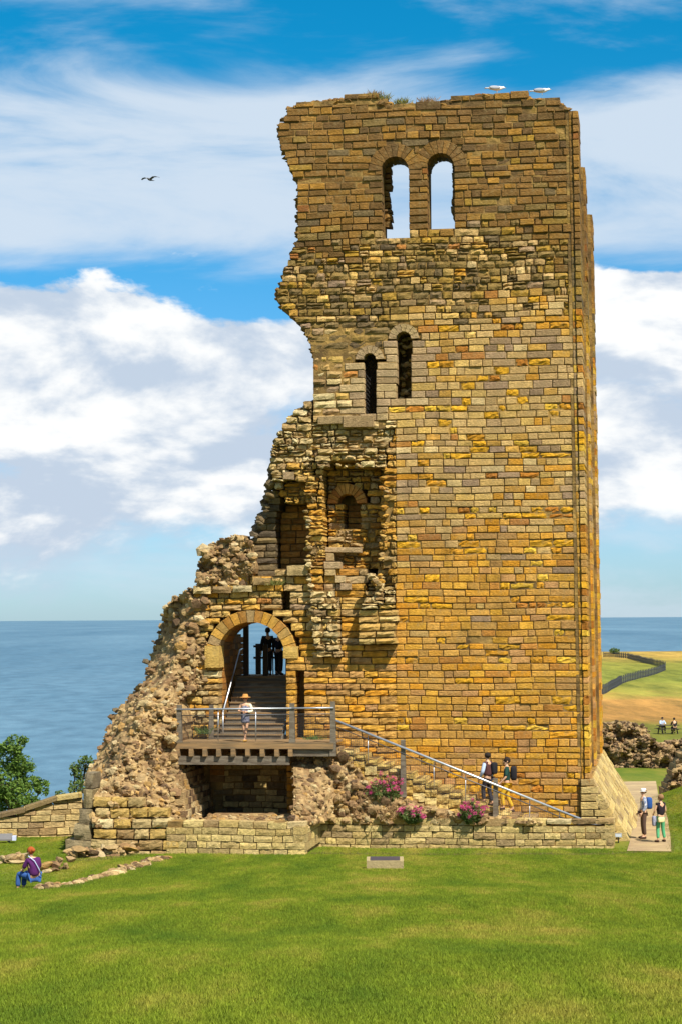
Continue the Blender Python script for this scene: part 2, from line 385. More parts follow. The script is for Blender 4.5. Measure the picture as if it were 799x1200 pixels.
# ------------------------------------------------------------------ ground, path, sea
def axis(dense0, dense1, step, far0, far1, grow=1.25):
    a = []; x = dense0
    while x < dense1: a.append(x); x += step
    a.append(dense1); d = step; x = dense1
    while x < far1: d *= grow; x += d; a.append(x)
    d = step; x = dense0
    while x > far0: d *= grow; x -= d; a.insert(0, x)
    return a
XS = axis(-24, 24, 0.5, -2500, 2500); YS = axis(-78, 44, 0.5, -1500, 640, 1.06)
gv = [(x, y, ground_z(x, y)) for y in YS for x in XS]; nx_ = len(XS)
gf = [(j*nx_+i, j*nx_+i+1, (j+1)*nx_+i+1, (j+1)*nx_+i) for j in range(len(YS)-1) for i in range(nx_-1)]
def ground_mat():
    m = bpy.data.materials.new('lawn_and_field'); m.use_nodes = True; t = m.node_tree; n = t.nodes; l = t.links; b = n['Principled BSDF']
    b.inputs['Roughness'].default_value = 0.95; b.inputs['Specular IOR Level'].default_value = 0.1
    g = n.new('ShaderNodeNewGeometry'); sp = n.new('ShaderNodeSeparateXYZ'); l.new(g.outputs['Position'], sp.inputs[0])
    def noi(scale, det, st=None, rough=.6):
        v = g.outputs['Position']
        if st:
            q = n.new('ShaderNodeMapping'); l.new(v, q.inputs[0]); q.inputs['Scale'].default_value = st; v = q.outputs[0]
        x = n.new('ShaderNodeTexNoise'); l.new(v, x.inputs['Vector']); x.inputs['Scale'].default_value = scale; x.inputs['Detail'].default_value = det; x.inputs['Roughness'].default_value = rough
        return x.outputs[0]
    def ramp(f, stops):
        r = n.new('ShaderNodeValToRGB'); l.new(f, r.inputs[0]); e = r.color_ramp.elements
        e[0].position = stops[0][0]; e[0].color = (*stops[0][1], 1); e[1].position = stops[-1][0]; e[1].color = (*stops[-1][1], 1)
        for p, c in stops[1:-1]:
            k = e.new(p); k.color = (*c, 1)
        return r.outputs[0]
    def math_(op, a, bb):
        x = n.new('ShaderNodeMath'); x.operation = op
        for i, k in enumerate((a, bb)):
            if isinstance(k, (int, float)): x.inputs[i].default_value = k
            else: l.new(k, x.inputs[i])
        return x.outputs[0]
    def mixc(f, a, bb, bt='MIX'):
        x = n.new('ShaderNodeMix'); x.data_type = 'RGBA'; x.blend_type = bt
        if isinstance(f, (int, float)): x.inputs[0].default_value = f
        else: l.new(f, x.inputs[0])
        l.new(a, x.inputs[6]); l.new(bb, x.inputs[7]); return x.outputs[2]
    lawn = ramp(noi(0.6, 7, (1, .22, 1)), [(0.3, (0.075, 0.115, 0.012)), (0.5, (0.12, 0.15, 0.016)), (0.70, (0.21, 0.18, 0.03))])
    fieldpos = math_('ADD', math_('MULTIPLY', sp.outputs[1], 1/560.0), math_('MULTIPLY', math_('SUBTRACT', noi(0.03, 7, (1, 0.5, 1), .7), 0.5), 0.34))
    field = ramp(fieldpos, [(0.13, (0.115, 0.13, 0.018)), (0.215, (0.16, 0.15, 0.025)), (0.26, (0.30, 0.16, 0.045)), (0.34, (0.32, 0.18, 0.05)), (0.41, (0.20, 0.19, 0.035)), (0.50, (0.15, 0.17, 0.028)), (0.70, (0.18, 0.18, 0.03)), (0.82, (0.32, 0.22, 0.05)), (0.95, (0.34, 0.23, 0.055))])
    fine = ramp(noi(0.22, 10, (1, 0.12, 1), .78), [(0.32, (0.40, 0.48, 0.42)), (0.68, (1.75, 1.6, 1.45))])
    field = mixc(1.0, field, fine, 'MULTIPLY')
    # clipped grass inside the fence loop
    f = n.new('ShaderNodeMapRange'); l.new(sp.outputs[1], f.inputs[0]); f.inputs[1].default_value = 62; f.inputs[2].default_value = 105
    l.new(mixc(f.outputs[0], lawn, field), b.inputs['Base Color'])
    bp = n.new('ShaderNodeBump'); bp.inputs['Strength'].default_value = 0.8; bp.inputs['Distance'].default_value = 0.06; l.new(noi(9, 8), bp.inputs['Height']); l.new(bp.outputs[0], b.inputs['Normal'])
    return m
LAWN = ground_mat()
tag(mesh_obj('ground', gv, gf, LAWN, smooth=True), kind='structure')

# path right of the keep
pl_ = [(734, 998.5), (738, 985), (741, 960), (738, 940), (728, 924), (716, 917)]
pr_ = [(786, 999), (785, 982), (782, 960), (776, 942), (770, 928), (768, 916)]
pv = []; pf = []
gl = [ground_hit(*p) for p in pl_]; gr_ = [ground_hit(*p) for p in pr_]
PATHPOLY = [(p.x, p.y) for p in gl]+[(p.x, p.y) for p in reversed(gr_)]
K = 8; SUB = 6; rows = []
for i in range(len(gl)-1):
    for s_ in range(SUB):
        t = s_/SUB; rows.append((gl[i].lerp(gl[i+1], t), gr_[i].lerp(gr_[i+1], t)))
rows.append((gl[-1], gr_[-1]))
for a, b in rows:
    for k in range(K+1):
        p = a.lerp(b, k/K); pv.append((p.x, p.y, ground_z(p.x, p.y)+0.035))
for i in range(len(rows)-1):
    for k in range(K): pf.append((i*(K+1)+k, i*(K+1)+k+1, (i+1)*(K+1)+k+1, (i+1)*(K+1)+k))
PATHM = mat('gravel_path', srgb((214, 186, 138), 0.62), 0.95, 0.16, 1.6, 0.5, 40, c2=srgb((190, 162, 124), 0.62), spec=0.1)
tag(mesh_obj('path', pv, pf, PATHM), kind='structure')

def sea_mat():
    m = bpy.data.materials.new('sea_water'); m.use_nodes = True; t = m.node_tree; n = t.nodes; l = t.links; b = n['Principled BSDF']
    g = n.new('ShaderNodeNewGeometry')
    def noi(scale, det, st):
        q = n.new('ShaderNodeMapping'); l.new(g.outputs['Position'], q.inputs[0]); q.inputs['Scale'].default_value = st
        x = n.new('ShaderNodeTexNoise'); l.new(q.outputs[0], x.inputs['Vector']); x.inputs['Scale'].default_value = scale; x.inputs['Detail'].default_value = det; x.inputs['Roughness'].default_value = 0.65
        return x.outputs[0]
    r = n.new('ShaderNodeValToRGB'); l.new(noi(0.004, 9, (0.5, 0.09, 1)), r.inputs[0]); e = r.color_ramp.elements
    e[0].position = 0.3; e[0].color = (0.05, 0.125, 0.19, 1); e[1].position = 0.72; e[1].color = (0.12, 0.22, 0.29, 1)
    r2 = n.new('ShaderNodeValToRGB'); l.new(noi(0.09, 6, (0.5, 0.22, 1)), r2.inputs[0]); e = r2.color_ramp.elements
    e[0].position = 0.3; e[0].color = (0.62, 0.68, 0.72, 1); e[1].position = 0.75; e[1].color = (1.3, 1.25, 1.22, 1)
    mx = n.new('ShaderNodeMix'); mx.data_type = 'RGBA'; mx.blend_type = 'MULTIPLY'; mx.inputs[0].default_value = 1
    l.new(r.outputs[0], mx.inputs[6]); l.new(r2.outputs[0], mx.inputs[7]); l.new(mx.outputs[2], b.inputs['Base Color'])
    b.inputs['Roughness'].default_value = 0.5; b.inputs['Specular IOR Level'].default_value = 0.12
    bp = n.new('ShaderNodeBump'); bp.inputs['Strength'].default_value = 0.5; bp.inputs['Distance'].default_value = 1.0; l.new(noi(0.12, 6, (1, 1, 1)), bp.inputs['Height']); l.new(bp.outputs[0], b.inputs['Normal'])
    return m
sx = [-60000, -15000, -4000, -1000, 0, 1000, 4000, 15000, 60000]; sy = [-3000, 0, 500, 1500, 4000, 12000, 30000, 70000]
tag(mesh_obj('sea', [(x, y, -75) for y in sy for x in sx], [(j*9+i, j*9+i+1, (j+1)*9+i+1, (j+1)*9+i) for j in range(7) for i in range(8)], sea_mat()), kind='structure')

# ------------------------------------------------------------------ keep: coursed masonry laid by rows over regions
A_POLY = [(338,127),(350,121),(365,116),(400,114),(435,110),(450,117),(465,120),(500,121),(520,117),(540,112),(580,108),(620,112),(650,117),(664,123),
          (680,966),(463,966),(463,498),(366,498),(366,420),(362,400),(350,380),(336,366),(327,358),(323,345),(337,305),(347,280),(347,210),(340,202),(335,187),(327,170),(324,152)]
def arch_poly(x0, x1, spring, bottom, grow=0.0):
    cx = (x0+x1)/2; r = (x1-x0)/2+grow
    return [(x0-grow, bottom)]+[(cx-r*math.cos(math.pi*k/10), spring-r*math.sin(math.pi*k/10)) for k in range(11)]+[(x1+grow, bottom)]
WIN = dict(W1=(447, 478, 199, 276), W2=(500, 531, 195, 271), N1=(426, 440, 421, 487), N2=(464, 481, 397, 466))
def laid_hole(key, ring):   # hole with the ring of arch stones taken out
    x0, x1, sp, bo = WIN[key]; cx = (x0+x1)/2; r = (x1-x0)/2+ring
    return [(cx-r*math.cos(math.pi*k/10), sp-r*math.sin(math.pi*k/10)) for k in range(11)]
RING = dict(W1=17, W2=17, N1=11, N2=11)
# region: (id, polygon, v, style, palette)
REG = [('hole', arch_poly(*WIN[k]), None, None, None) for k in WIN]+[('ring', laid_hole(k, RING[k]), None, None, None) for k in WIN]
REG += [('A', A_POLY, 0.0, 'A', None)]
FORE_EDGE = [(366,468),(352,475),(338,486),(325,506),(318,522),(314,545),(311,570),(306,592),(296,612),(290,628)]
BREG = [
 ('archhole', [(256,868),(256,757)]+[(294-40*math.cos(math.pi*k/12), 769-41*math.sin(math.pi*k/12)) for k in range(1, 12)]+[(333,757),(333,868)], None, None, None),
 ('archring', [(294-57*math.cos(math.pi*k/12), 766-52*math.sin(math.pi*k/12)) for k in range(0, 13)]+[(334,766),(256,766)], None, None, None),
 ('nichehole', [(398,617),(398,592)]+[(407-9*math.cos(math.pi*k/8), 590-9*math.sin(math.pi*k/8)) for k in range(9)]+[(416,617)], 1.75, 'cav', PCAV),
 ('nichering', [(407-23*math.cos(math.pi*k/8), 590-23*math.sin(math.pi*k/8)) for k in range(9)], None, None, None),
 ('lintel', [(366,532),(380,528),(440,528),(452,534),(452,547),(425,548),(418,541),(395,543),(372,548)], -0.12, 'rough', PGREY),
 ('niche', [(378,540),(448,540),(449,600),(446,664),(378,664)], 0.95, 'rough', PGOLD),
 ('corbel', [(421,712),(466,712),(466,751),(421,751)], -0.60, 'corbel', [(224,190,120),(214,176,104),(206,164,92)]),
 ('corbelslope', [(428,690),(440,668),(452,668),(463,690),(463,712),(425,712)], 'cslope', 'rough', PGREY),
 ('nichelow', [(378,664),(430,664),(424,700),(420,752),(398,752),(398,700),(378,690)], 0.28, 'ash', PGOLD),
 ('jamb', [(446,540),(465,498),(465,712),(446,712)], 0.0, 'jamb', PGOLD),
 ('bulge', [(364,690),(392,690),(400,715),(398,752),(402,768),(372,770),(366,740)], -0.32, 'rough', PGREY),
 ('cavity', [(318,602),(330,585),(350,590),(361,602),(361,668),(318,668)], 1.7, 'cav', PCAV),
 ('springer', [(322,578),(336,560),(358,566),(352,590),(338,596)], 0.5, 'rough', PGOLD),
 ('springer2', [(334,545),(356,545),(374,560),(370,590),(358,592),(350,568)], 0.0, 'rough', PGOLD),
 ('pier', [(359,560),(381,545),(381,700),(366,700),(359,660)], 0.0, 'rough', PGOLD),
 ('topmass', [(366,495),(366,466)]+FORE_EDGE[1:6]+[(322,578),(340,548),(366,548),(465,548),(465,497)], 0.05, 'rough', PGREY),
 ('leftside', FORE_EDGE[4:]+[(284,640),(296,672),(320,672),(320,600),(330,560),(326,520)], 0.9, 'cav', PDARK),  # side facing left: its shade is put into the dark palette
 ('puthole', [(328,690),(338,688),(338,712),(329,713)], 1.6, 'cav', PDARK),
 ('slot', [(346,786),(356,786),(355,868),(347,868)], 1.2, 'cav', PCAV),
 ('lowright', [(359,752),(465,752),(465,966),(335,966),(335,760)], 0.0, 'ash', PLOW),
 ('lowwall', [(226,690),(250,684),(300,676),(330,668),(362,666),(380,688),(463,700),(463,880),(205,880),(205,810),(226,780)], 0.12, 'rough2', PGOLD),
]
ZT = T.L(500, 104)[1]
zl = [-0.3]
while zl[-1] < ZT+0.4: zl.append(zl[-1]+R.choice((0.21, 0.24, 0.26, 0.28, 0.23, 0.25)))
ROWERO = [R.random() for _ in zl]
KEEP = Mason(); FORE = Mason(off=(-11.5, 0, 0))
def classify(regs, px, py):
    for r in regs:
        bb = r[5]
        if bb[0] <= px <= bb[2] and bb[1] <= py <= bb[3] and inpoly(r[1], px, py): return r
    return None
def withbb(rs): return [r+((min(p[0] for p in r[1]), min(p[1] for p in r[1]), max(p[0] for p in r[1]), max(p[1] for p in r[1])),) for r in rs]
REG = withbb(REG); BREG = withbb(BREG)
def lay_run(ms, reg, ua, ub, z0, z1, row, vback):
    idn, v0, style, pal = reg[0], reg[2], reg[3], reg[4]
    if v0 is None or ub-ua < 0.05: return
    u = ua; zmid = (z0+z1)/2
    if style != 'A': ms.core.box((ua+.05, (v0 if v0 != 'cslope' else .3)+.13, z0-.001), (ub-.05, max(2.3, (v0 if v0 != 'cslope' else .3)+.5), z1+.001))
    if style == 'A': ms.core.box((ua+0.03, 0.042 if (T.pix((ua+ub)/2, 0, zmid)[1] < 255 or T.pix((ua+ub)/2, 0, zmid)[1] > 385) else .085, z0-.001), (ub-0.03, vback, z1+.001))
    while u < ub-0.02:
        wmin, wmax = {'A': (0.42, 1.15), 'ash': (0.4, 1.0), 'rough': (0.22, 0.6), 'rough2': (0.3, 0.75), 'jamb': (0.2, 0.45), 'cav': (0.35, 0.8), 'corbel': (0.55, 0.8)}[style]
        if style == 'A': wmin, wmax = (0.25, 0.55) if R.random() < 0.45 else (0.42, 0.9)
        w = R.uniform(wmin, wmax)*(.75 if style == 'A' and 280 < T.pix(u, 0, zmid)[1] < 372 else 1)
        if ub-(u+w) < wmin*0.7: w = ub-u
        a, b = u, u+w; u = b
        px, py = T.pix((a+b)/2, 0, zmid)
        g = 0.009
        vf = v0
        if vf == 'cslope': vf = 0.55-1.1*sstep(668, 712, py)+R.uniform(-.15, .1)
        if style == 'A':
            c = None; rough = 0.008; ch = 0.015; jv = R.gauss(0, 0.010); nx, nz = 3, 2
            drs = any(abs(px-(WIN[k][0]+WIN[k][1])/2) < 22 and WIN[k][2]-14 < py < WIN[k][3]+10 for k in ('N1', 'N2'))
            if drs: c = pick(PDRESS)
            elif py < 278+R.uniform(-22, 22)+55*mnoise.noise((px*.02, 3.3, .5)):
                c = pick(PTOP if R.random() < .86 else PROUGH); rough = 0.014; ch = 0.024; jv = R.gauss(0, 0.020)
            elif py < 352+R.uniform(-30, 30)+70*mnoise.noise((px*.016, 8.1, .5)) or (px < 460 and py < 410+R.uniform(-15, 15)):
                c = pick(PROUGH if R.random() < .75 else PMID); rough = 0.028; ch = 0.035; jv = R.uniform(-.045, .03); nx, nz = 4, 2
            elif px < 455 and py < 500: c = pick(PGREY if R.random() < .5 else PMID); rough = 0.03; ch = 0.045; jv = R.uniform(-.05, .04)
            else:
                k = sstep(540, 740, py+R.uniform(-70, 70)+130*mnoise.noise((px*.012, py*.02, 2.2))); c = pick(PLOW if R.random() < k else PMID)
                ero = R.random() < (0.40 if ROWERO[row] > 0.78 else 0.09)
                if ero: c = pick(PERO); rough = 0.028; ch = 0.03; jv = R.uniform(-.012, .015); nx, nz = 5, 3
            z0_, z1_ = z0+g, z1-g
            if py < 150 and classify(REG, px, py-13) is None: z1_ += R.uniform(-.22, .08)
            if py > 286 and py < 362 and R.random() < .35:
                m_ = (z0+z1)/2+R.uniform(-.05, .05)
                ms.block(a+g, b-g, z0+.008, m_-.008, vf+jv+R.uniform(-.05, .05), 0.5, c, rough, ch, nx, nz); z0_ = m_+.008
            ms.block(a+g, b-g, z0_, z1_, vf+jv, 0.5, c, rough, ch, nx, nz)
        else:
            rough, ch, jv = {'ash': (0.022, 0.022, .025), 'rough': (0.045, 0.04, .09), 'rough2': (0.03, 0.03, .045), 'jamb': (0.04, 0.04, .12), 'cav': (0.02, 0.03, .03), 'corbel': (0.03, 0.05, .05)}[style]
            n_ = (4, 3) if style in ('rough', 'jamb', 'rough2', 'ash') else (3, 2)
            p_ = pal
            if idn == 'lowwall' and px < 262: p_ = PGREY if R.random() < .4 else PGOLD
            if idn == 'lowwall' and py < 735: p_ = PMID if R.random() < .5 else PGOLD
            if idn in ('niche', 'nichelow') and R.random() < .25: p_ = PDRESS
            vf += R.uniform(-jv, jv)
            if style == 'jamb' : vf = R.choice((0.0, 0.05, 0.3, 0.55)) if (a+b)/2 < T.L(455, py)[0] else R.uniform(-.02, .06)
            zz0, zz1 = z0+g, z1-g
            if style == 'rough' and R.random() < .4:
                m_ = (z0+z1)/2+R.uniform(-.06, .06)
                ms.block(a+g, b-g, z0+.008, m_-.01, vf+R.uniform(-jv, jv), max(2.3, vf+.5), pick(p_), rough, ch, *n_); zz0 = m_+.01
            ms.block(a+g, b-g, zz0, zz1, vf, max(2.3, vf+.5), pick(p_), rough, ch, *n_)
for row in range(len(zl)-1):
    z0, z1 = zl[row], zl[row+1]; zm = (z0+z1)/2
    for regs, ms, ua_, ub_ in ((REG, KEEP, -11.6, 0.2), (BREG, FORE, -14.6, -6.2)):
        u = ua_; start = u; cur = None
        while u <= ub_:
            r = classify(regs, *T.pix(u, 0, zm))
            if r is not cur:
                if cur is not None:
                    e = 0.10 if cur[0] in ('A',) else 0.05
                    lay_run(ms, cur, start, u+ (R.uniform(-e, e) if r is None else 0), z0, z1, row, 1.45 if T.pix(u, 0, zm)[1] < 300 else 2.6)
                cur = r; start = u+(R.uniform(-.12, .08) if (cur is None) else 0)
                if cur is not None and cur[0] == 'A': start += 0
            u += 0.04
        if cur is not None: lay_run(ms, cur, start, u, z0, z1, row, 2.6)
# keep: back filling behind the torn part, plus window reveals
def px_ring(ms, key, ring, n, pal, vf=-0.008, vb=0.6):
    x0, x1, sp, bo = WIN[key]; cu, cz = T.L((x0+x1)/2, sp); r0 = T.L(x1, sp)[0]-cu; r1 = T.L(x1+ring, sp)[0]-cu
    for k in range(n): ms.wedge(cu, cz, r0, r1, math.pi*k/n, math.pi*(k+1)/n, vf, vb, pick(pal))
    # soffit ring further in, slightly smaller
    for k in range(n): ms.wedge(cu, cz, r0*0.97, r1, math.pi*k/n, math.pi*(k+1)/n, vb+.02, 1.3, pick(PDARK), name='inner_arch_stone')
px_ring(KEEP, 'W1', 16, 11, PTOP); px_ring(KEEP, 'W2', 16, 11, PTOP)
px_ring(KEEP, 'N1', 10, 7, PDRESS); px_ring(KEEP, 'N2', 10, 7, PDRESS)
# spandrel cores above window rings so nothing shows through
for key in WIN:
    x0, x1, sp, bo = WIN[key]; rg = RING[key]
    cu, cz = T.L((x0+x1)/2, sp); r1 = T.L(x1+rg, sp)[0]-cu; r0 = T.L(x1, sp)[0]-cu
    for k in range(16):
        za = cz+r1*1.0*k/12; zb = cz+r1*(k+1)/12; zm = (za+zb)/2-cz
        outer = math.sqrt(max(0, r1*r1-zm*zm)); ri = r0*1.08; inner = math.sqrt(max(0, ri*ri-zm*zm))
        for sg in (-1, 1):
            a, b = cu+sg*(inner+(.02 if inner > 0 else -.01)), cu+sg*(outer+.14+(.2 if outer < .1 else 0))
            if abs(a-b) > .02: KEEP.core.box((min(a, b), 0.06, za), (max(a, b), 1.4, zb))
# ragged inner edges of the two upper openings (broken rear arch)
for key, xin0, xin1 in (('W1', 456, 480), ('W2', 500, 527)):
    x0, x1, sp, bo = WIN[key]
    z = T.L(0, bo)[1]; zt = T.L(0, sp-12)[1]
    while z < zt:
        h = R.uniform(.16, .3)
        ul, ur = T.L(x0, 230)[0], T.L(x1, 230)[0]; il, ir = T.L(xin0, 230)[0], T.L(xin1, 230)[0]
        if key == 'W1': KEEP.block(ul-.1, il+R.uniform(-.03, .1)-.1, z, z+h-.015, 0.85, 1.4, pick(PTOP), .04, .04, 2, 2, name='reveal_stone')
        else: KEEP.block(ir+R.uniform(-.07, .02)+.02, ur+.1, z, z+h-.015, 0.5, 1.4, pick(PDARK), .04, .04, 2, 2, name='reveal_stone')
        z += h
# rubble filling seen in the two narrow windows
for key in ('N1', 'N2'):
    x0, x1, sp, bo = WIN[key]
    a = T.L(x0, bo); b = T.L(x1, sp)
    KEEP.core.box((a[0]-.3, 1.5, a[1]-.3), (b[0]+.3, 1.7, b[1]+.7))
    if key == 'N2':
        for k in range(60):
            KEEP.rock((R.uniform(a[0], b[0]), R.uniform(.75, 1.3), R.uniform(a[1], b[1]+.25)), (R.uniform(.07, .14), .1, R.uniform(.05, .1)), pick(PGREY), name='fill_stone')
# iron lattice in the left narrow window
x0, x1, sp, bo = WIN['N1']; a = T.L(x0, bo); b = T.L(x1, sp-7)
lat = MB()
for k in range(-6, 16):
    for sg in (-1, 1):
        zs = a[1]+k*0.16; p = Vector((a[0] if sg > 0 else b[0], .35, zs)); q = Vector((b[0] if sg > 0 else a[0], .35, zs+(b[0]-a[0])*1.3))
        if p.z < a[1]:
            t = (a[1]-p.z)/(q.z-p.z)
            if t >= 1: continue
            p = p.lerp(q, t)
        if q.z > b[1]:
            if p.z >= b[1]: continue
            q = p.lerp(q, (b[1]-p.z)/(q.z-p.z))
        lat.tube([p, q], 0.014, 4)
# corner pilaster (quoins) and side wall with pilasters
def edge(px, py, v): return T.L(px, py, v)
for row in range(len(zl)-1):
    z0, z1 = zl[row]+.004, zl[row+1]-.004; zm = (z0+z1)/2
    py = T.pix(0, 0, zm)[1]
    if py < 127: continue
    k = (py-125)/830
    ul = T.L(664.5+16*k, py)[0]+.02; ur = T.L(677+15.2*k, py)[0]
    ero = R.random() < .3
    pal = PTOP if py < 290 else (PROUGH if py < 360 else (PERO if ero else (PMID if py < 620 else PLOW)))
    if py < 930:
        KEEP.block(ul+.012, ul+(ur-ul)*.36, z0, z1, -0.04, 0.4, pick(pal), .008, .014, 2, 2, name='quoin')
        KEEP.block(ul+(ur-ul)*.36+.012, ur, z0, z1, -0.10+R.gauss(0, .012), 2.0, pick(pal), .012 if not ero else .03, .018, 3, 2, name='quoin')
    KEEP.core.box((ul-.1, -.005, z0-.013), (ur-.06, 2.0, z1+.013))
    # side wall
    for (va, vb, pr, ytop) in ((2.0, 7.0, -0.30, 150), (7.0, 9.0, 0.0, 187), (9.0, 14.0, -0.30, 215), (14.0, 16.0, 0.06, 243)):
        zt = T.L(690, ytop, va)[1]
        if zm > zt-R.uniform(0, .4): continue
        uu = ur+pr
        KEEP.core.box((uu-2.2, va, z0-.013), (uu-.08, vb, z1+.013))
        vv = va
        while vv < vb-.05:
            w = min(R.uniform(.7, 1.3), vb-vv); w = vb-vv if vb-vv-w < .3 else w
            j = R.gauss(0, .012); c = pick(pal)
            vs = [(uu+j, vv+.01, z0), (uu+j, vv+w-.01, z0), (uu+j, vv+w-.01, z1), (uu+j, vv+.01, z1)]
            vs = vs+[(uu-.4, q[1], q[2]) for q in vs]
            KEEP.put([(p[0], p[1], p[2]) for p in vs], [(0, 1, 2, 3), (0, 4, 5, 1), (1, 5, 6, 2), (2, 6, 7, 3), (3, 7, 4, 0)], c, w*.002, 'stone'); vv += w
# battered plinth on the side: sloping courses
ztop = T.L(694, 912, 0.3)[1]; ub_ = T.L(743, 998, -0.2)[0]; ut_ = T.L(694, 912, .3)[0]; NC = 10
for k in range(NC):
    t0, t1 = k/NC, (k+1)/NC; ze = -0.25
    ua, ub = ub_+(ut_-ub_)*t0, ub_+(ut_-ub_)*t1; za, zb = ze+(ztop-ze)*t0, ze+(ztop-ze)*t1
    vv = -0.35+0.25*t0
    while vv < 16.0:
        w = R.uniform(.6, 1.2); w = 16.3-vv if 16.3-vv-w < .4 else w
        j = R.gauss(0, .012); nrm = Vector((ztop-ze, 0, ub_-ut_)).normalized()
        A = Vector((ua, 0, za+.008))+nrm*j; B = Vector((ub, 0, zb-.008))+nrm*j
        vs = [(A.x, vv+.01, A.z), (A.x, vv+w-.01, A.z), (B.x, vv+w-.01, B.z), (B.x, vv+.01, B.z)]
        vs += [(x-nrm.x*.3, y, z-nrm.z*.3) for (x, y, z) in vs]
        KEEP.put(vs, [(0, 1, 2, 3), (0, 4, 5, 1), (1, 5, 6, 2), (2, 6, 7, 3), (3, 7, 4, 0)], pick(PRET), w*.2, 'plinth_stone'); vv += w
KEEP.core.add([(ub_-.06, -.1, -.3), (ub_-.06, 16.2, -.3), (ut_-.05, 16.2, ztop-.05), (ut_-.05, .1, ztop-.05), (-.3, .1, -.3), (-.3, 16.2, -.3), (-.3, 16.2, ztop-.05), (-.3, .1, ztop-.05)],
    [(0, 1, 2, 3), (0, 3, 7, 4), (1, 5, 6, 2), (3, 2, 6, 7)])
# near end of the plinth
for k in range(9):
    z0 = -.2+k*(ztop+.2)/9; z1 = -.2+(k+1)*(ztop+.2)/9; t = (z0+.25)/(ztop+.25)
    ue = ub_+(ut_-ub_)*min(1, t+.06); u = -0.35
    while u < ue-.05:
        w = min(R.uniform(.4, .8), ue-u); w = ue-u if ue-u-w < .2 else w
        KEEP.block(u+.01, u+w-.01, z0+.01, z1-.01, -.33+.22*t, .2, pick(PRET), .012, .02, name='plinth_stone'); u += w
def ragged(ms, pts, v0, v1, pal, per=0.16, size=(.08, .2), name='edge_stone', inward=(0, 0)):
    for (a, b) in zip(pts, pts[1:]):
        L_ = math.hypot(b[0]-a[0], b[1]-a[1]); n_ = max(1, int(L_/34/per))
        for k in range(n_):
            t = R.random(); px = a[0]+(b[0]-a[0])*t+inward[0]+R.uniform(-2, 2); py = a[1]+(b[1]-a[1])*t+inward[1]+R.uniform(-2, 2); v = v0+(v1-v0)*R.random()**1.6
            u, z = T.L(px, py, v); w = R.uniform(*size)
            ms.rock((u, v, z), (w, w*R.uniform(.7, 1.3), w*R.uniform(.4, .75)), pick(pal), name=name)
i0 = A_POLY.index((366, 420))
ragged(KEEP, A_POLY[:14], 0.12, 1.4, PTOP, .05, (.09, .22), inward=(0, 5))
ragged(KEEP, A_POLY[i0:]+[A_POLY[0]], 0.1, 1.3, PTOP, .05, (.07, .2), inward=(4, 0))
keep = empty('castle_keep', T.W((0, 0, 0)), -ALPHA)
tag(keep, 'tall ruined golden sandstone tower with twin arched windows near its broken top', 'tower')
KEEP.emit(keep)
lat.build('window_lattice', IRON, keep)

# ------------------------------------------------------------------ forebuilding ruin with the arch
# arch ring
cu, cz = T.L(294.5, 769, .1); r0 = (T.L(333.5, 769, .1)[0]-T.L(255.5, 769, .1)[0])/2; r1 = r0+0.44
NV = 15
for k in range(NV):
    FORE.wedge(cu, cz, r0, r1, math.pi*(0.03+.94*k/NV), math.pi*(0.03+.94*(k+1)/NV), .03+R.uniform(-.02, .02), 0.75, pick(PGOLD))
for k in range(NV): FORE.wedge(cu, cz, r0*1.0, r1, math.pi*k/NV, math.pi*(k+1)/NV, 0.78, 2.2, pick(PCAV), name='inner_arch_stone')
# impost stones at the springing
for (a, b, ya, yb) in ((240, 258, 757, 783), (332, 350, 757, 772)):
    ua, zb = T.L(a, ya, 0); ub, za = T.L(b, yb, 0)
    FORE.block(ua, ub, za, zb, -.08, .8, pick([(220,180,96)]), .012, .03, name='impost_stone')
# niche arch ring
cu, cz = T.L(407, 590, 0.95); ra = 11/34; rb = 24/34
for k in range(11): FORE.wedge(cu, cz, ra, rb, math.pi*k/11, math.pi*(k+1)/11, .88, 1.7, pick([(206,146,74),(192,128,66),(212,156,84)]), name='niche_arch_stone')
# dressed slabs and staggered patch
for (a, b, ya, yb, v) in ((372, 402, 487, 497, -.10), (401, 438, 487, 501, -.14), (380, 424, 641, 648, .62), (381, 392, 648, 658, .6), (379, 399, 658, 667, .2), (380, 394, 667, 675, .18), (392, 405, 674, 683, .18), (398, 412, 683, 692, .18), (382, 398, 700, 709, .15), (331, 345, 552, 562, -.05)):
    ua, zb = T.L(a, ya, v); ub, za = T.L(b, yb, v)
    FORE.block(ua+.01, ub-.01, za+.01, zb-.01, v-.03, v+.8, pick(PDRESS), .01, .02, name='dressed_slab')
# core slab behind
u0, zb = T.L(300, 560); u1 = -6.0
FORE.core.box((T.L(300, 600)[0], 2.1, T.L(0, 690)[1]), (u1, 2.8, T.L(0, 598)[1])); FORE.core.box((T.L(322, 600)[0], 2.1, 0), (u1, 2.8, T.L(0, 545)[1])); FORE.core.box((T.L(372, 600)[0], 2.1, T.L(0, 545)[1]), (u1, 2.8, T.L(0, 500)[1]))
FORE.core.box((T.L(336, 600)[0], 2.0, -.3), (u1, 2.7, T.L(0, 640)[1]))
FORE.core.box((T.L(236, 700)[0], 1.2, -.3), (T.L(250, 700)[0], 2.2, T.L(0, 690)[1]))
FORE.core.box((T.L(240, 700)[0], 1.2, T.L(0, 724)[1]), (T.L(336, 700)[0], 2.1, T.L(0, 672)[1]))
ragged(FORE, FORE_EDGE, 0.2, 2.4, PDARK, .035, (.1, .24), inward=(6, 3))  # edge stones coloured dark, standing in for shade on the left side
ragged(FORE, [(330, 548), (366, 545), (440, 546)], -.1, .7, PGREY, .12, (.08, .16))
ragged(FORE, [(448, 545), (449, 600), (446, 664), (440, 690)], 0.05, .8, PGOLD, .06, (.08, .2), inward=(2, 0))
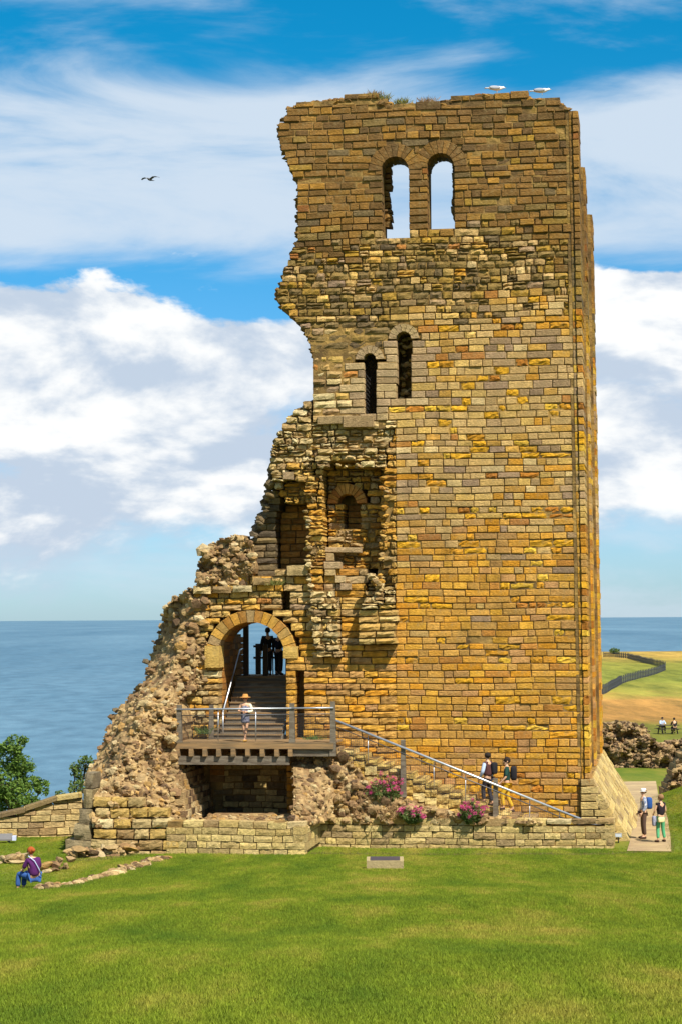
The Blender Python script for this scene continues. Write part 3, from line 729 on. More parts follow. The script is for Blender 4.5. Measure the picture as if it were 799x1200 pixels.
ragged(FORE, [(360, 600), (362, 670), (366, 700), (370, 770)], -.1, .2, PGREY, .08, (.08, .18))
ragged(FORE, [(432, 672), (446, 690), (436, 706)], -.45, .3, PGREY, .03, (.1, .2))
# splayed left wall of the arch passage and its right wall
for row in range(len(zl)-1):
    z0, z1 = zl[row]+.01, zl[row+1]-.01
    if z1 < 2.0 or z1 > T.L(0, 742, 1)[1]: continue
    vv = .8
    while vv < 4.4:
        w = R.uniform(.4, .8); ua = T.L(257, 800, 0)[0]
        vs = [(ua, vv+.01, z0), (ua+R.uniform(-.02, .02), vv+w-.01, z0), (ua+R.uniform(-.02, .02), vv+w-.01, z1), (ua, vv+.01, z1)]
        vs += [(x-.5, y, z) for (x, y, z) in vs]
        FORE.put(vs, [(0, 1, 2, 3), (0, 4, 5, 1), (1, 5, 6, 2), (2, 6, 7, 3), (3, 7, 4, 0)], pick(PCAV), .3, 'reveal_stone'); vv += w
ul = T.L(257, 800, 0)[0]; ur = T.L(334, 800, 0)[0]
FORE.core.box((ul-1.0, .9, -.3), (ul-.06, 4.4, T.L(0, 745, 2)[1])); FORE.core.box((ur+.05, .9, -.3), (ur+.9, 4.0, T.L(0, 740, 2)[1]))

# relief surfaces of broken wall core: polygon in photo pixels with a depth for every point
def relief(ms, poly, vf, step, vback, spacing, size, pal, jv=.08, name='rubble_stone', lump=.12, flat=.6, small=1.0, frame=None, hi=False):
    fr = frame or T
    x0 = min(p[0] for p in poly); x1 = max(p[0] for p in poly); y0 = min(p[1] for p in poly); y1 = max(p[1] for p in poly)
    idx = {}; V = []; Fs = []
    nx = int((x1-x0)/step)+1; ny = int((y1-y0)/step)+1
    inside = {(i, j): inpoly(poly, x0+i*step, y0+j*step) for i in range(nx+1) for j in range(ny+1)}
    def vid(i, j):
        if (i, j) not in idx:
            px = x0+i*step; py = y0+j*step; v = vf(px, py)-.03+lump*mnoise.noise((px*.07, py*.07, 3.1))+.45*lump*mnoise.noise((px*.17, py*.17, 9.1))+.55*lump*max(0, mnoise.noise((px*.28, py*.34, 14.1))-.22)*2
            u, z = fr.L(px, py, v); idx[(i, j)] = len(V); V.append(Vector((u, v, z)))
        return idx[(i, j)]
    cells = set((i, j) for i in range(nx) for j in range(ny) if all(inside[(i+a, j+b)] for a in (0, 1) for b in (0, 1)))
    for (i, j) in cells: Fs.append((vid(i, j+1), vid(i+1, j+1), vid(i+1, j), vid(i, j)))
    back = {}
    def bid(k):
        if k not in back: back[k] = len(V); V.append(Vector((V[k].x, max(vback, V[k].y+.3), V[k].z)))
        return back[k]
    for (i, j) in cells:
        for (di, dj, a, b) in ((-1, 0, (i, j), (i, j+1)), (1, 0, (i+1, j+1), (i+1, j)), (0, -1, (i+1, j), (i, j)), (0, 1, (i, j+1), (i+1, j+1))):
            if (i+di, j+dj) not in cells:
                A, B = vid(*a), vid(*b); Fs.append((A, B, bid(B), bid(A)))
    ms.rub.add(V, Fs)
    y = y0
    while y < y1:
        x = x0
        while x < x1:
            px = x+R.uniform(-.45, .45)*spacing; py = y+R.uniform(-.45, .45)*spacing
            if inpoly(poly, px, py) and mnoise.noise((px*.28, py*.34, 14.1)) < .30:
                v = vf(px, py)+R.uniform(-jv, jv)+lump*mnoise.noise((px*.07, py*.07, 3.1)); u, z = fr.L(px, py, v)
                w = R.uniform(*size)*(1 if R.random() > .15 else 1.5)
                ms.rock((u, v+.02, z), (w, w*R.uniform(.45, .8), w*R.uniform(.5, .9)*flat/.6), pick(pal), name=name, hi=hi)
            x += spacing
        y += spacing*.8
WING = [(240,642),(250,634),(285,624),(296,640),(300,668),(290,684),(262,692),(242,700),(240,800),(212,822),(207,890),(219,962),(215,968),(110,968),(100,945),(99,922),(108,897),(118,872),(136,832),(150,816),(170,796),(174,772),(182,755),(188,735),(192,714),(206,698),(228,686),(232,664)]
def v_wing(px, py):
    v = lerp_tab([(620, 1.2), (665, .5), (690, .1), (720, -.1), (780, -1.2), (850, -2.9), (900, -4.2), (935, -5.2), (970, -5.6)], py)
    cheek = sstep(150, 222, px)*sstep(820, 900, py)      # face turned to the right, towards the pit
    v += 1.8*cheek
    v += (.1-v)*sstep(185, 238, px)*sstep(870, 815, py)
    ex = lerp_tab([(690, 215), (714, 192), (755, 182), (796, 170), (832, 136), (872, 118), (897, 108), (922, 99), (970, 97)], py)
    v += 2.6*sstep(34, 0, px-ex)*sstep(690, 740, py)*sstep(935, 890, py)
    v += .5*max(0, mnoise.noise((px*.11, py*.16, 21))-.28)
    return v
relief(FORE, WING, v_wing, 3, 1.6, 6.2, (.08, .21), PWING, jv=.12, lump=.42)
relief(FORE, [p for p in WING], v_wing, 400, 1.6, 3.8, (.03, .075), PWING, jv=.05, lump=.5)
# left edge stones, coloured dark for the shade on that side
ragged(FORE, [(285, 628), (240, 642), (230, 680), (206, 698), (190, 716), (186, 738), (174, 772), (170, 796), (150, 816), (136, 832), (118, 872), (100, 922)], 0, 0, PDARK, 10)
# ledge stones on top of the arch wall (flat course)
u, z = T.L(228, 688, 0)
for (a, b, ya, yb) in ((226, 248, 687, 697), (249, 272, 686, 695), (273, 296, 685, 694), (297, 318, 676, 686), (336, 362, 662, 674)):
    ua, zb = T.L(a, ya, 0); ub, za = T.L(b, yb, 0); FORE.block(ua, ub, za, zb, -.12, 1.0, pick(PGREY), .03, .05, name='ledge_stone')
# recess wall under the platform
PITB = .9
for row in range(len(zl)-1):
    z0, z1 = zl[row]+.012, zl[row+1]-.012
    if z1 > T.L(0, 872, PITB)[1]: break
    u = T.L(196, 900, PITB)[0]; ue = T.L(352, 900, PITB)[0]
    while u < ue:
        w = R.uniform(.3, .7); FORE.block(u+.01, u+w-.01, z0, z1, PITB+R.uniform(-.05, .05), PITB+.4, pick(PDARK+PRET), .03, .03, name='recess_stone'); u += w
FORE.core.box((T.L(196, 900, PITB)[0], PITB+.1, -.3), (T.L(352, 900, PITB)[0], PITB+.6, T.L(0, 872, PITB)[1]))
# big squared stones at the foot of the wing, and the leaning grey buttress stump
zs = [T.L(0, y, -5.7)[1] for y in (1008, 994, 982, 970, 958, 946, 934)]
for k in range(6):
    x = 108+R.uniform(-2, 2)
    xe = (215, 215, 210, 200, 190, 150)[k]
    while x < xe:
        w = R.uniform(16, 30); ua = T.L(x, 950, -5.7)[0]; ub = T.L(x+w, 950, -5.7)[0]
        FORE.block(ua+.01, ub-.01, zs[k]+.01, zs[k+1]-.01, -5.75-.06*R.random()+.06*k, -5.0, pick(PGREY), .028, .04, 4, 3, name='base_stone'); x += w
for (xa, xb, ya, yb, v) in ((99, 110, 905, 925, -5.3), (97, 109, 925, 948, -5.5), (92, 108, 948, 968, -5.6), (86, 107, 966, 986, -5.7), (76, 107, 985, 1006, -5.8)):
    ua, zb = T.L(xa, ya, v); ub, za = T.L(xb, yb, v)
    b = len(FORE.st); FORE.block(ua, ub, za, zb, v, v+1.0, pick([(150,134,104),(164,146,108)]), .03, .06, 3, 3, name='buttress_stone')
zz = -.1
while zz < T.L(207, 893, -3.2)[1]:
    h = R.uniform(.14, .22); py = T.pix(T.L(212, 930, -3)[0], -3, zz)[1]; vv = v_wing(214, min(964, py))-.1
    while vv < .85:
        w = R.uniform(.2, .45); ue = T.L(207+12*sstep(890, 962, py), py, v_wing(214, min(964, py)))[0]+R.uniform(-.03, .03)
        vs = [(ue, vv+.006, zz), (ue+R.uniform(-.02, .02), vv+w-.006, zz), (ue+R.uniform(-.02, .02), vv+w-.006, zz+h-.01), (ue, vv+.006, zz+h-.01)]; vs += [(a-.3, b, c) for (a, b, c) in vs]
        FORE.put(vs, [(0, 1, 2, 3), (0, 4, 5, 1), (1, 5, 6, 2), (2, 6, 7, 3), (3, 7, 4, 0)], pick(PWING), .05, 'cheek_stone'); vv += w
    zz += h
fore = empty('forebuilding_ruin', T.W(FORE.off), -ALPHA)
tag(fore, 'broken rubble forebuilding with a round arch and sloping left end against the tower', 'ruin')
FORE.emit(fore)

# ------------------------------------------------------------------ rubble bank, retaining wall
BANK = Mason(off=(-7, -2, 0))
BP = [(338,880),(352,875),(396,878),(412,892),(430,915),(455,930),(500,946),(560,955),(620,960),(640,966),(392,966),(388,960),(360,972),(338,972),(345,930)]
def v_bank(px, py):
    t = sstep(875, 965, py)
    vl = -1.2-4.0*t; vr = -1.75-0.75*t
    return vl+(vr-vl)*sstep(352, 398, px)
relief(BANK, BP, v_bank, 3, 0.0, 6.8, (.08, .21), PWING, jv=.11, lump=.36)
relief(BANK, BP, v_bank, 400, 0.0, 4.2, (.03, .075), PWING, jv=.05, lump=.4)
bank = empty('rubble_bank', T.W(BANK.off), -ALPHA)
tag(bank, 'bank of loose pale rubble between the low wall and the stone steps', 'rubble')
BANK.emit(bank)

RW = Mason(off=(-5, -3, 0))
def coursed(ms, frame, xa, xb, v, ys, pal, wpx, name='stone', depth=.5, rough=.016):
    for k in range(len(ys)-1):
        z0 = frame.L(xa, ys[k], v)[1]; z1 = frame.L(xa, ys[k+1], v)[1]; u = frame.L(xa, ys[0], v)[0]; ue = frame.L(xb, ys[0], v)[0]
        while u < ue-.03:
            w = min(R.uniform(*wpx)/34, ue-u); w = ue-u if ue-u-w < wpx[0]/34*.6 else w
            ms.block(u+.008, u+w-.005, z0+.005, z1-.005, v+R.gauss(0, .012), v+depth, pick(pal), rough, .016, 4, 2, name=name); u += w
RV = -2.55
coursed(RW, T, 366, 719, RV, [1005, 996, 988.5, 981, 973.5, 966], PRET, (11, 25))
coursed(RW, T, 366, 640, RV+.01, [966, 957.5], PRET+PGREY, (16, 30), 'coping_stone')
coursed(RW, T, 640, 719, RV-.03, [966, 960], PGREY, (22, 34), 'coping_stone')
coursed(RW, T, 560, 645, RV+.02, [966, 961], PDARK, (22, 34), 'coping_stone')
uu = T.L(366, 990, RV)[0]; RW.core.box((uu, RV+.05, -.4), (T.L(718, 990, RV)[0], RV+.5, T.L(700, 968, RV)[1])); RW.core.box((uu, RV+.05, -.4), (T.L(640, 990, RV)[0], RV+.7, T.L(500, 961, RV)[1]))
# right end return of the wall
z = -.3
while z < T.L(700, 967, RV)[1]:
    vv = RV+.02
    while vv < -.4:
        ur = T.L(719, 980, RV)[0]; vs = [(ur, vv, z), (ur, vv+.6, z), (ur, vv+.6, z+.27), (ur, vv, z+.27)]; vs += [(a-.3, b, c) for (a, b, c) in vs]
        RW.put(vs, [(0, 1, 2, 3), (0, 4, 5, 1), (1, 5, 6, 2), (2, 6, 7, 3), (3, 7, 4, 0)], pick(PRET), .2, 'stone'); vv += .62
    z += .28
# left section stands further forward
LV = -5.75
coursed(RW, T, 195, 358, LV, [1004, 994, 986, 978, 970], PRET, (10, 23))
coursed(RW, T, 215, 358, LV+.02, [970, 962], PRET+PGREY, (14, 26), 'coping_stone')
RW.core.box((T.L(196, 980, LV)[0], LV+.1, -.2), (T.L(356, 980, LV)[0], LV+.8, T.L(300, 964, LV)[1]))
# return between the two sections
ur = T.L(358, 980, LV)[0]
for k in range(5):
    z0 = .15+k*.27; vv = LV
    while vv < RV+.3:
        w = R.uniform(.5, .8); vs = [(ur, vv+.01, z0), (ur, vv+w-.01, z0), (ur, vv+w-.01, z0+.25), (ur, vv+.01, z0+.25)]; vs += [(a-.4, b, c) for (a, b, c) in vs]
        if z0+.2 < T.L(300, 962, LV)[1]: RW.put(vs, [(0, 1, 2, 3), (0, 4, 5, 1), (1, 5, 6, 2), (2, 6, 7, 3), (3, 7, 4, 0)], pick(PRET), .2, 'stone')
        vv += w
# earth and rubble fill behind the walls
RW.rub.box((T.L(220, 980, LV)[0], LV+.7, -.3), (T.L(357, 980, LV)[0]-.05, -1.0, T.L(300, 968, LV)[1]))
for k in range(260):
    px = R.uniform(215, 356); v = LV+.35+R.random()**2*3.2; u = T.L(px, 966, v)[0]; w = R.uniform(.05, .17)
    if T.L(225, 966, v)[0] < u < T.L(356, 966, LV)[0]: RW.rock((u, v, T.L(300, 968, LV)[1]+w*.15), (w, w, w*.6), pick(PWING), name='loose_stone')
ret = empty('retaining_wall', T.W(RW.off), -ALPHA)
tag(ret, 'low pale stone retaining wall along the lawn below the steps', 'wall')
RW.emit(ret)

# ------------------------------------------------------------------ stone steps up to the platform
ST = Mason(off=(-4, -.8, 0))
ua, za = T.L(402, 877, -1.0); ub, zb = T.L(640, 972, -1.0); NS = 17
STEPLINE = (ua, za, ub, zb)
for k in range(NS):
    u0 = ua+(ub-ua)*k/NS; u1 = ua+(ub-ua)*(k+1)/NS; zt = za+(zb-za)*k/NS
    v0 = -1.62
    ST.block(u0+.01, u1+.05, zt-.2, zt, v0-R.uniform(0, .06), -.02, pick([(226,196,124),(220,186,104),(212,178,100)]), .03, .05, 3, 2, name='step')
    z = zt-.21
    while z > zt-1.5 and z > .3:
        h = R.uniform(.2, .34); w = (u1-u0)
        ST.block(u0-.01, u1+.01, z-h+.01, z-.01, v0+R.uniform(-.05, .05), -.1, pick([(228,192,112),(222,182,96),(214,176,100),(230,202,132)]), .03, .03, 4, 3, name='stone'); z -= h
    ST.core.box((u0, v0+.07, -.3), (u1, -.06, zt-.02))
stair = empty('stone_stair', T.W(ST.off), -ALPHA)
tag(stair, 'worn golden stone steps climbing left along the foot of the tower', 'steps')
ST.emit(stair)

# ------------------------------------------------------------------ timber platform in front of the arch
DV = -2.25
du0, dz = T.L(207, 870, DV); du1 = T.L(391, 870, DV)[0]
def tbox(u0, u1, v0, v1, z0, z1): return MB().box((u0, v0, z0), (u1, v1, z1))
pl_off = (du0, DV, dz)
plat = empty('viewing_platform', T.W(pl_off), -ALPHA)
tag(plat, 'weathered timber viewing platform with steel rails in front of the arch', 'platform')
def tpart(mb, name, m, parent=None, off=None, smooth=False): return mb.build(name, m, parent or plat, smooth=smooth, off=off or pl_off)
v = DV
while v < -.15:
    tpart(tbox(du0-.02, du1, v, v+.135, dz-.05, dz-R.uniform(0, .006)), 'deck_board', WOODH); v += .142
tpart(tbox(du0-.02, du1, DV-.045, DV-.005, dz-.21, dz+.005), 'edge_board', WOODH)
jx = [209, 225, 241, 257, 274, 291, 308, 325, 341]
for x in jx:
    u = T.L(x, 880, DV)[0]; tpart(tbox(u-.07, u+.07, DV-.14, -.2, dz-.46, dz-.215), 'joist', WOODH)
bu1 = T.L(339, 885, DV)[0]
tpart(tbox(du0-.05, bu1, DV-.02, DV+.16, dz-.75, dz-.465), 'beam', WOOD)
tpart(tbox(du0-.05, bu1, -.5, -.3, dz-.75, dz-.465), 'beam', WOOD)
tpart(tbox(bu1+.1, du1, DV+.05, DV+.25, dz-.46, dz-.215), 'beam', WOOD)
def post(px, ytop, ybot, v, parent, off, w=.15, name='post'):
    ua, zt = T.L(px, ytop, v); zb = T.L(px, ybot, v)[1]
    m = MB().box((ua-w/2, v-w/2, zb), (ua+w/2, v+w/2, zt))
    # chamfered head
    for i in (4, 5, 6, 7):
        q = m.v[i]; m.v[i] = Vector((ua+(q.x-ua)*.75, v+(q.y-v)*.75, q.z))
    for k in (0, 1, 2, 3):
        pass
    o = m.build(name, WOOD, parent, off=off); return ua, zt
PX = [(210.5, 826, 873), (342.5, 824, 873), (390, 822, 886)]
pp = [post(x, a, b, DV+.1, plat, pl_off, .2) for (x, a, b) in PX]
post(248, 826, 867, -.35, plat, pl_off, .17); post(217*1.0+36, 832, 868, DV+.55, plat, pl_off, .01) if False else None
def rail(px0, py0, px1, py1, v0, v1, r, name, m, parent, off, n=8):
    a = T.L(px0, py0, v0); b = T.L(px1, py1, v1)
    MB().tube([(a[0], v0, a[1]), (b[0], v1, b[1])], r, n).build(name, m, parent, smooth=True, off=off); return Vector((a[0], v0, a[1])), Vector((b[0], v1, b[1]))
rail(207, 831.5, 342, 830, DV+.0, DV+.0, .03, 'handrail', STEEL, plat, pl_off); rail(342, 830, 391, 829.5, DV, DV, .03, 'handrail', STEEL, plat, pl_off)
rail(207, 838.5, 342, 837, DV+.04, DV+.04, .014, 'mid_rail', DARKSTEEL, plat, pl_off); rail(342, 837, 391, 836.5, DV+.04, DV+.04, .014, 'mid_rail', DARKSTEEL, plat, pl_off)
for x in (256, 300): rail(x, 831, x, 868, DV+.05, DV+.05, .018, 'baluster', STEEL, plat, pl_off)
def wire_mesh(p00, p01, p10, p11, sp, parent, off, name='wire_mesh'):   # bottom-left, top-left, bottom-right, top-right
    m = MB(); L_ = (p10-p00).length; H_ = (p01-p00).length
    for k in range(int(L_/sp)+1):
        t = k*sp/L_; m.tube([p00.lerp(p10, t), p01.lerp(p11, t)], .0032, 3, False)
    for k in range(int(H_/sp)+1):
        t = k*sp/H_; m.tube([p00.lerp(p01, t), p10.lerp(p11, t)], .0032, 3, False)
    o = m.build(name, DARKSTEEL, parent, off=off); o['kind'] = 'stuff'
def c3(px, py, v): a = T.L(px, py, v); return Vector((a[0], v, a[1]))
wire_mesh(c3(212, 866, DV+.04), c3(212, 838, DV+.04), c3(341, 866, DV+.04), c3(341, 837, DV+.04), .06, plat, pl_off)
wire_mesh(c3(344, 866, DV+.04), c3(344, 837, DV+.04), c3(389, 866, DV+.04), c3(389, 837, DV+.04), .06, plat, pl_off)
# left end railing running back to the arch
rail(209, 831.5, 247, 830.5, DV+.1, -.35, .026, 'handrail', STEEL, plat, pl_off)

# stair rail
so_ = tuple(c3(580, 960, -1.7))
srail = empty('stair_railing', T.W(so_), -ALPHA)
tag(srail, 'galvanised handrail on grey timber posts beside the stone steps', 'railing')
for (x, a, b) in ((472, 867, 934), (580, 912, 966), (701, 962, 980)): post(x, a, b, -1.7, srail, so_, .19)
rail(390, 843, 706, 970.5, -1.82, -1.82, .042, 'handrail', STEEL, srail, so_)
rail(390, 850, 700, 975, -1.78, -1.78, .016, 'mid_rail', DARKSTEEL, srail, so_)
for x in (431, 508, 545, 620, 655):
    y = 843+(x-390)*127.5/316; rail(x, y+2, x, y+36, -1.76, -1.76, .014, 'baluster', STEEL, srail, so_)
wire_mesh(c3(392, 884, -1.74), c3(392, 851, -1.74), c3(692, 1000, -1.74), c3(692, 971, -1.74), .075, srail, so_)

# ------------------------------------------------------------------ timber stair through the arch
bz = dz; NT = 12
sl = T.L(261, 840, 0)[0]; sr = T.L(331.5, 840, 0)[0]; v0_ = -.3; run = .27; rise = .176
ts_off = ((sl+sr)/2, v0_, bz)
tst = empty('timber_staircase', T.W(ts_off), -ALPHA)
tag(tst, 'brown timber staircase rising through the arch to a railed landing', 'stairs')
for k in range(NT):
    z1 = bz+rise*(k+1); vv = v0_+run*k
    a = sl-(.30 if k < 3 else 0)
    tpart(tbox(a, sr, vv-.03, vv+run, z1-.045, z1), 'tread', WOODH, tst, ts_off)
    tpart(tbox(a, sr, vv+.012, vv+.035, z1-rise, z1-.047), 'riser', WOOD, tst, ts_off)
ztop_ = bz+rise*NT; vend = v0_+run*NT
for u in (sl-.0, sr-.05):
    m = MB().add([(u, v0_+.05, bz-.1), (u, vend, ztop_-.2), (u, vend, ztop_-.45), (u, v0_+.3, bz-.1), (u+.05, v0_+.05, bz-.1), (u+.05, vend, ztop_-.2), (u+.05, vend, ztop_-.45), (u+.05, v0_+.3, bz-.1)],
        [(0, 1, 2, 3), (7, 6, 5, 4), (0, 4, 5, 1), (2, 6, 7, 3), (1, 5, 6, 2), (0, 3, 7, 4)]); tpart(m, 'stringer', WOOD, tst, ts_off)
vv = vend
DARKW = mat('dark_timber', srgb((70, 58, 46), 0.6), 0.8, 0.3, 5, .3, 30)
while vv < vend+2.6:
    tpart(tbox(sl-.2, sr+1.2, vv, vv+.14, ztop_-.05, ztop_), 'landing_board', WOODH, tst, ts_off); vv += .147
tpart(tbox(sl-.2, sr+1.2, vend-.04, vend-.005, ztop_-.25, ztop_+.02), 'landing_edge', WOODH, tst, ts_off)
for (du, dv) in ((0.0, .05), (.72, .05), (0.0, 2.5), (.75, 2.5), (1.5, 2.5), (2.3, 2.5)):
    u = sl+.28+du; tpart(tbox(u-.09, u+.09, vend+dv-.09, vend+dv+.09, bz-2.5 if dv > 1 else ztop_-.3, ztop_+(2.05 if dv < 1 and du < .1 else 1.15)), 'post', DARKW, tst, ts_off)
for zz in (1.05, .62): tpart(tbox(sl+.1, sr+1.0, vend+2.46, vend+2.54, ztop_+zz-.04, ztop_+zz+.04), 'landing_rail', DARKW, tst, ts_off)
for du in (.38, .56): tpart(tbox(sl+.28+du-.02, sl+.28+du+.02, vend+2.47, vend+2.52, ztop_, ztop_+1.05), 'baluster', DARKW, tst, ts_off)
MB().tube([(sl+.06, v0_+.1, bz+.95), (sl+.06, vend, ztop_+.95), (sl+.06, vend+.3, ztop_+.97)], .028, 8).build('handrail', STEEL, tst, smooth=True, off=ts_off)
MB().tube([(sl+.06, v0_+.1, bz), (sl+.06, v0_+.1, bz+.95)], .028, 8).build('rail_post', STEEL, tst, smooth=True, off=ts_off)

# ------------------------------------------------------------------ people
SKIN = mat('skin', srgb((226, 176, 140), 0.8), 0.6, .05, 10, 0)
def cloth(name, c, var=.15, scale=20, c2=None): return mat(name, srgb(c, .8), .9, var, scale, .15, 60, c2=srgb(c2, .8) if c2 else None)
BASEJ = dict(pel=(0,0,.93), wai=(0,0,1.08), che=(0,.0,1.30), nec=(0,-.01,1.45), jaw=(0,.03,1.53), cra=(0,.0,1.62),
  shL=(-.17,0,1.385), elL=(-.23,-.02,1.10), wrL=(-.22,.06,.86), shR=(.17,0,1.385), elR=(.23,-.02,1.10), wrR=(.22,.06,.86),
  hiL=(-.09,0,.90), knL=(-.10,.02,.49), anL=(-.10,-.02,.09), toL=(-.11,.15,.03), hiR=(.09,0,.90), knR=(.10,.02,.49), anR=(.10,-.02,.09), toR=(.11,.15,.03))
BODYR = dict(pel=.135, wai=.115, che=.135, nec=.055, jaw=.066, cra=.088, sh=.06, el=.042, wr=.028, hi=.085, kn=.056, an=.04, to=.034)
BEDGES = [('pel','wai'),('wai','che'),('che','nec'),('nec','jaw'),('jaw','cra')]+[e for s in 'LR' for e in (('che','sh'+s),('sh'+s,'el'+s),('el'+s,'wr'+s),('pel','hi'+s),('hi'+s,'kn'+s),('kn'+s,'an'+s),('an'+s,'to'+s))]
def skin_obj(name, pts, edges, rad, m, parent, sub=2):
    me = bpy.data.meshes.new(name); me.from_pydata([tuple(p) for p in pts], edges, [])
    o = bpy.data.objects.new(name, me); col.objects.link(o); o.parent = parent
    md = o.modifiers.new('skin', 'SKIN'); md.use_smooth_shade = True
    d = me.skin_vertices[0].data
    for i, r in enumerate(rad): d[i].radius = (r, r) if not isinstance(r, tuple) else r; d[i].use_root = (i == 0)
    sb = o.modifiers.new('sub', 'SUBSURF'); sb.levels = sub; sb.render_levels = sub
    me.materials.append(m); return o
def person(label, loc, yaw, H, pose, garments, hair, group=None, girth=1.0, extras=None):
    root = empty('person', loc, yaw); tag(root, label, 'person', group); k = H/1.72
    J = {a: Vector(b) for a, b in BASEJ.items()}
    for a, b in pose.items():
        if not a.startswith('_'): J[a] = Vector(b)
    names = list(J); pts = [J[n]*k for n in names]; ed = [(names.index(a), names.index(b)) for a, b in BEDGES]
    def rr(n):
        b = n if n in BODYR else n[:2]; r = BODYR[b]*k*.93
        return (r*1.25*girth, r*.85*girth) if n in ('pel', 'wai', 'che') else r
    rad = [rr(n) for n in names]
    for s in 'LR':                       # palm, four fingers and a thumb
        w = J['wr'+s]; d = (w-J['el'+s]).normalized(); sd_ = Vector((1 if s == 'R' else -1, 0, 0)); fwd = Vector((0, 1, 0))
        spread = d.cross(sd_).normalized() if abs(d.dot(sd_)) < .9 else fwd
        pi_ = len(pts); pts.append((w+d*.06)*k); rad.append(.030*k); ed.append((names.index('wr'+s), pi_))
        for f, ln in zip((-1.5, -.5, .5, 1.5), (.062, .078, .082, .07)):
            a = len(pts); pts.append((w+d*.10+spread*f*.019)*k); rad.append(.0095*k); ed.append((pi_, a))
            pts.append((w+d*(.10+ln*.9)+spread*f*.021-sd_*.022)*k); rad.append(.008*k); ed.append((a, a+1))
        a = len(pts); pts.append((w+d*.05+spread*.05)*k); rad.append(.011*k); ed.append((pi_, a)); pts.append((w+d*.09+spread*.065)*k); rad.append(.009*k); ed.append((a, a+1))
    body = skin_obj('body', pts, ed, rad, SKIN, root, 1)
    # face
    hd = J['cra']-J['nec']; fdir = pose.get('_face', None)
    for gname, (m, chain, extra) in garments.items():
        gp = []; ge = []; grd = []; ix = {}
        for (a, b) in chain:
            for n in (a, b):
                if n[0] not in ix: ix[n[0]] = len(gp); gp.append(n[1]*k); grd.append(n[2] if not isinstance(n[2], (int, float)) else n[2]*k)
            ge.append((ix[a[0]], ix[b[0]]))
        grd = [tuple(x*k for x in r) if isinstance(r, tuple) else r for r in grd]
        skin_obj(gname, gp, ge, grd, m, root, 2)
    c = J['cra']*k; f = Vector(pose.get('_f', (0, 1, 0))); r_ = f.cross(Vector((0, 0, 1))).normalized()
    hm, hs = hair
    if hm:
        m = MB(); m.ell(c-f*.022*k+Vector((0, 0, .022*k)), (.098*k*hs[0], .108*k*hs[1], .10*k*hs[2]), 12, 8)
        for q in m.v: q += Vector((R.uniform(-.006, .006), R.uniform(-.006, .006), R.uniform(-.006, .006)))
        m.build('hair', hm, body, smooth=True)
    dz_ = Vector((0, 0, k))
    for q in (-1, 1):
        MB().ell(c+f*.083*k+r_*(q*.034*k)-dz_*.008, (.012*k, .012*k, .008*k), 6, 4).build('eye', cloth_dark, body)
        MB().ell(c+r_*(q*.085*k)-dz_*.02, (.014*k, .02*k, .03*k), 6, 4).build('ear', SKIN, body)
    MB().ell(c+f*.083*k-dz_*.075, (.024*k, .012*k, .006*k), 6, 4).build('mouth', cloth_dark, body)
    MB().ell(c+f*.092*k-dz_*.034, (.013*k, .02*k, .02*k), 6, 4).build('nose', SKIN, body)
    return root, J, k
cloth_dark = cloth('black_cloth', (34, 32, 36))
def P(J, n, r, dx=(0, 0, 0), t=None, to=None):
    p = Vector(J[n]) if t is None else Vector(J[n]).lerp(Vector(J[to]), t)
    return (n+str(t or '')+str(to or ''), p+Vector(dx), r)
def poseJ(pose):
    J = dict(BASEJ); J.update({a: b for a, b in pose.items() if not a.startswith('_')}); return J
def shirt(J, sleeve=.5, g=1.0, low=0.0):
    L_ = [(P(J, 'pel', (.165*g, .125*g), (0, 0, .02-low)), P(J, 'wai', (.15*g, .115*g))), (P(J, 'wai', (.15*g, .115*g)), P(J, 'che', (.172*g, .125*g))), (P(J, 'che', (.172*g, .125*g)), P(J, 'nec', .066, (0, 0, -.03)))]
    for s in 'LR':
        L_.append((P(J, 'che', (.172*g, .125*g)), P(J, 'sh'+s, .073)))
        if sleeve > .05: L_.append((P(J, 'sh'+s, .073), P(J, 'sh'+s, .064 if sleeve < .99 else .06, t=min(1, sleeve*2), to='el'+s)))
        if sleeve > .5: L_.append((P(J, 'sh'+s, .06, t=1, to='el'+s), P(J, 'el'+s, .046, t=min(.95, sleeve*2-1), to='wr'+s)))
    return L_
def trousers(J, length=1.0, g=1.0, seated=False):
    L_ = []
    for s in 'LR':
        a = P(J, 'pel', .125*g if seated else (.165*g, .13*g), (0, 0, .03 if seated else .05)); b = P(J, 'hi'+s, .098*g, (0, .05, .0) if seated else (0, 0, -.03)); L_.append((a, b))
        if length >= .6: L_ += [(b, P(J, 'kn'+s, .074*g)), (P(J, 'kn'+s, .074*g), P(J, 'kn'+s, .062*g, t=.9, to='an'+s))]
        else: L_.append((b, P(J, 'hi'+s, .09*g, t=length*1.6, to='kn'+s)))
    return L_
def shoes(J):
    return [(P(J, 'an'+s, .052, (0, 0, -.03)), P(J, 'to'+s, .042, (0, .02, .008))) for s in 'LR'], None
def add_shoes(root, J, k, m):
    for s in 'LR':
        a = Vector(J['an'+s]); t = Vector(J['to'+s]); d = (t-a); d.z = 0; d.normalize(); a = Vector((a.x, a.y, t.z+.012))-d*.05
        skin_obj('shoe', [a*k, (a.lerp(t, .5)+Vector((0, 0, .012)))*k, (t+d*.03)*k], [(0, 1), (1, 2)], [.046*k, .046*k, .036*k], m, root, 1)
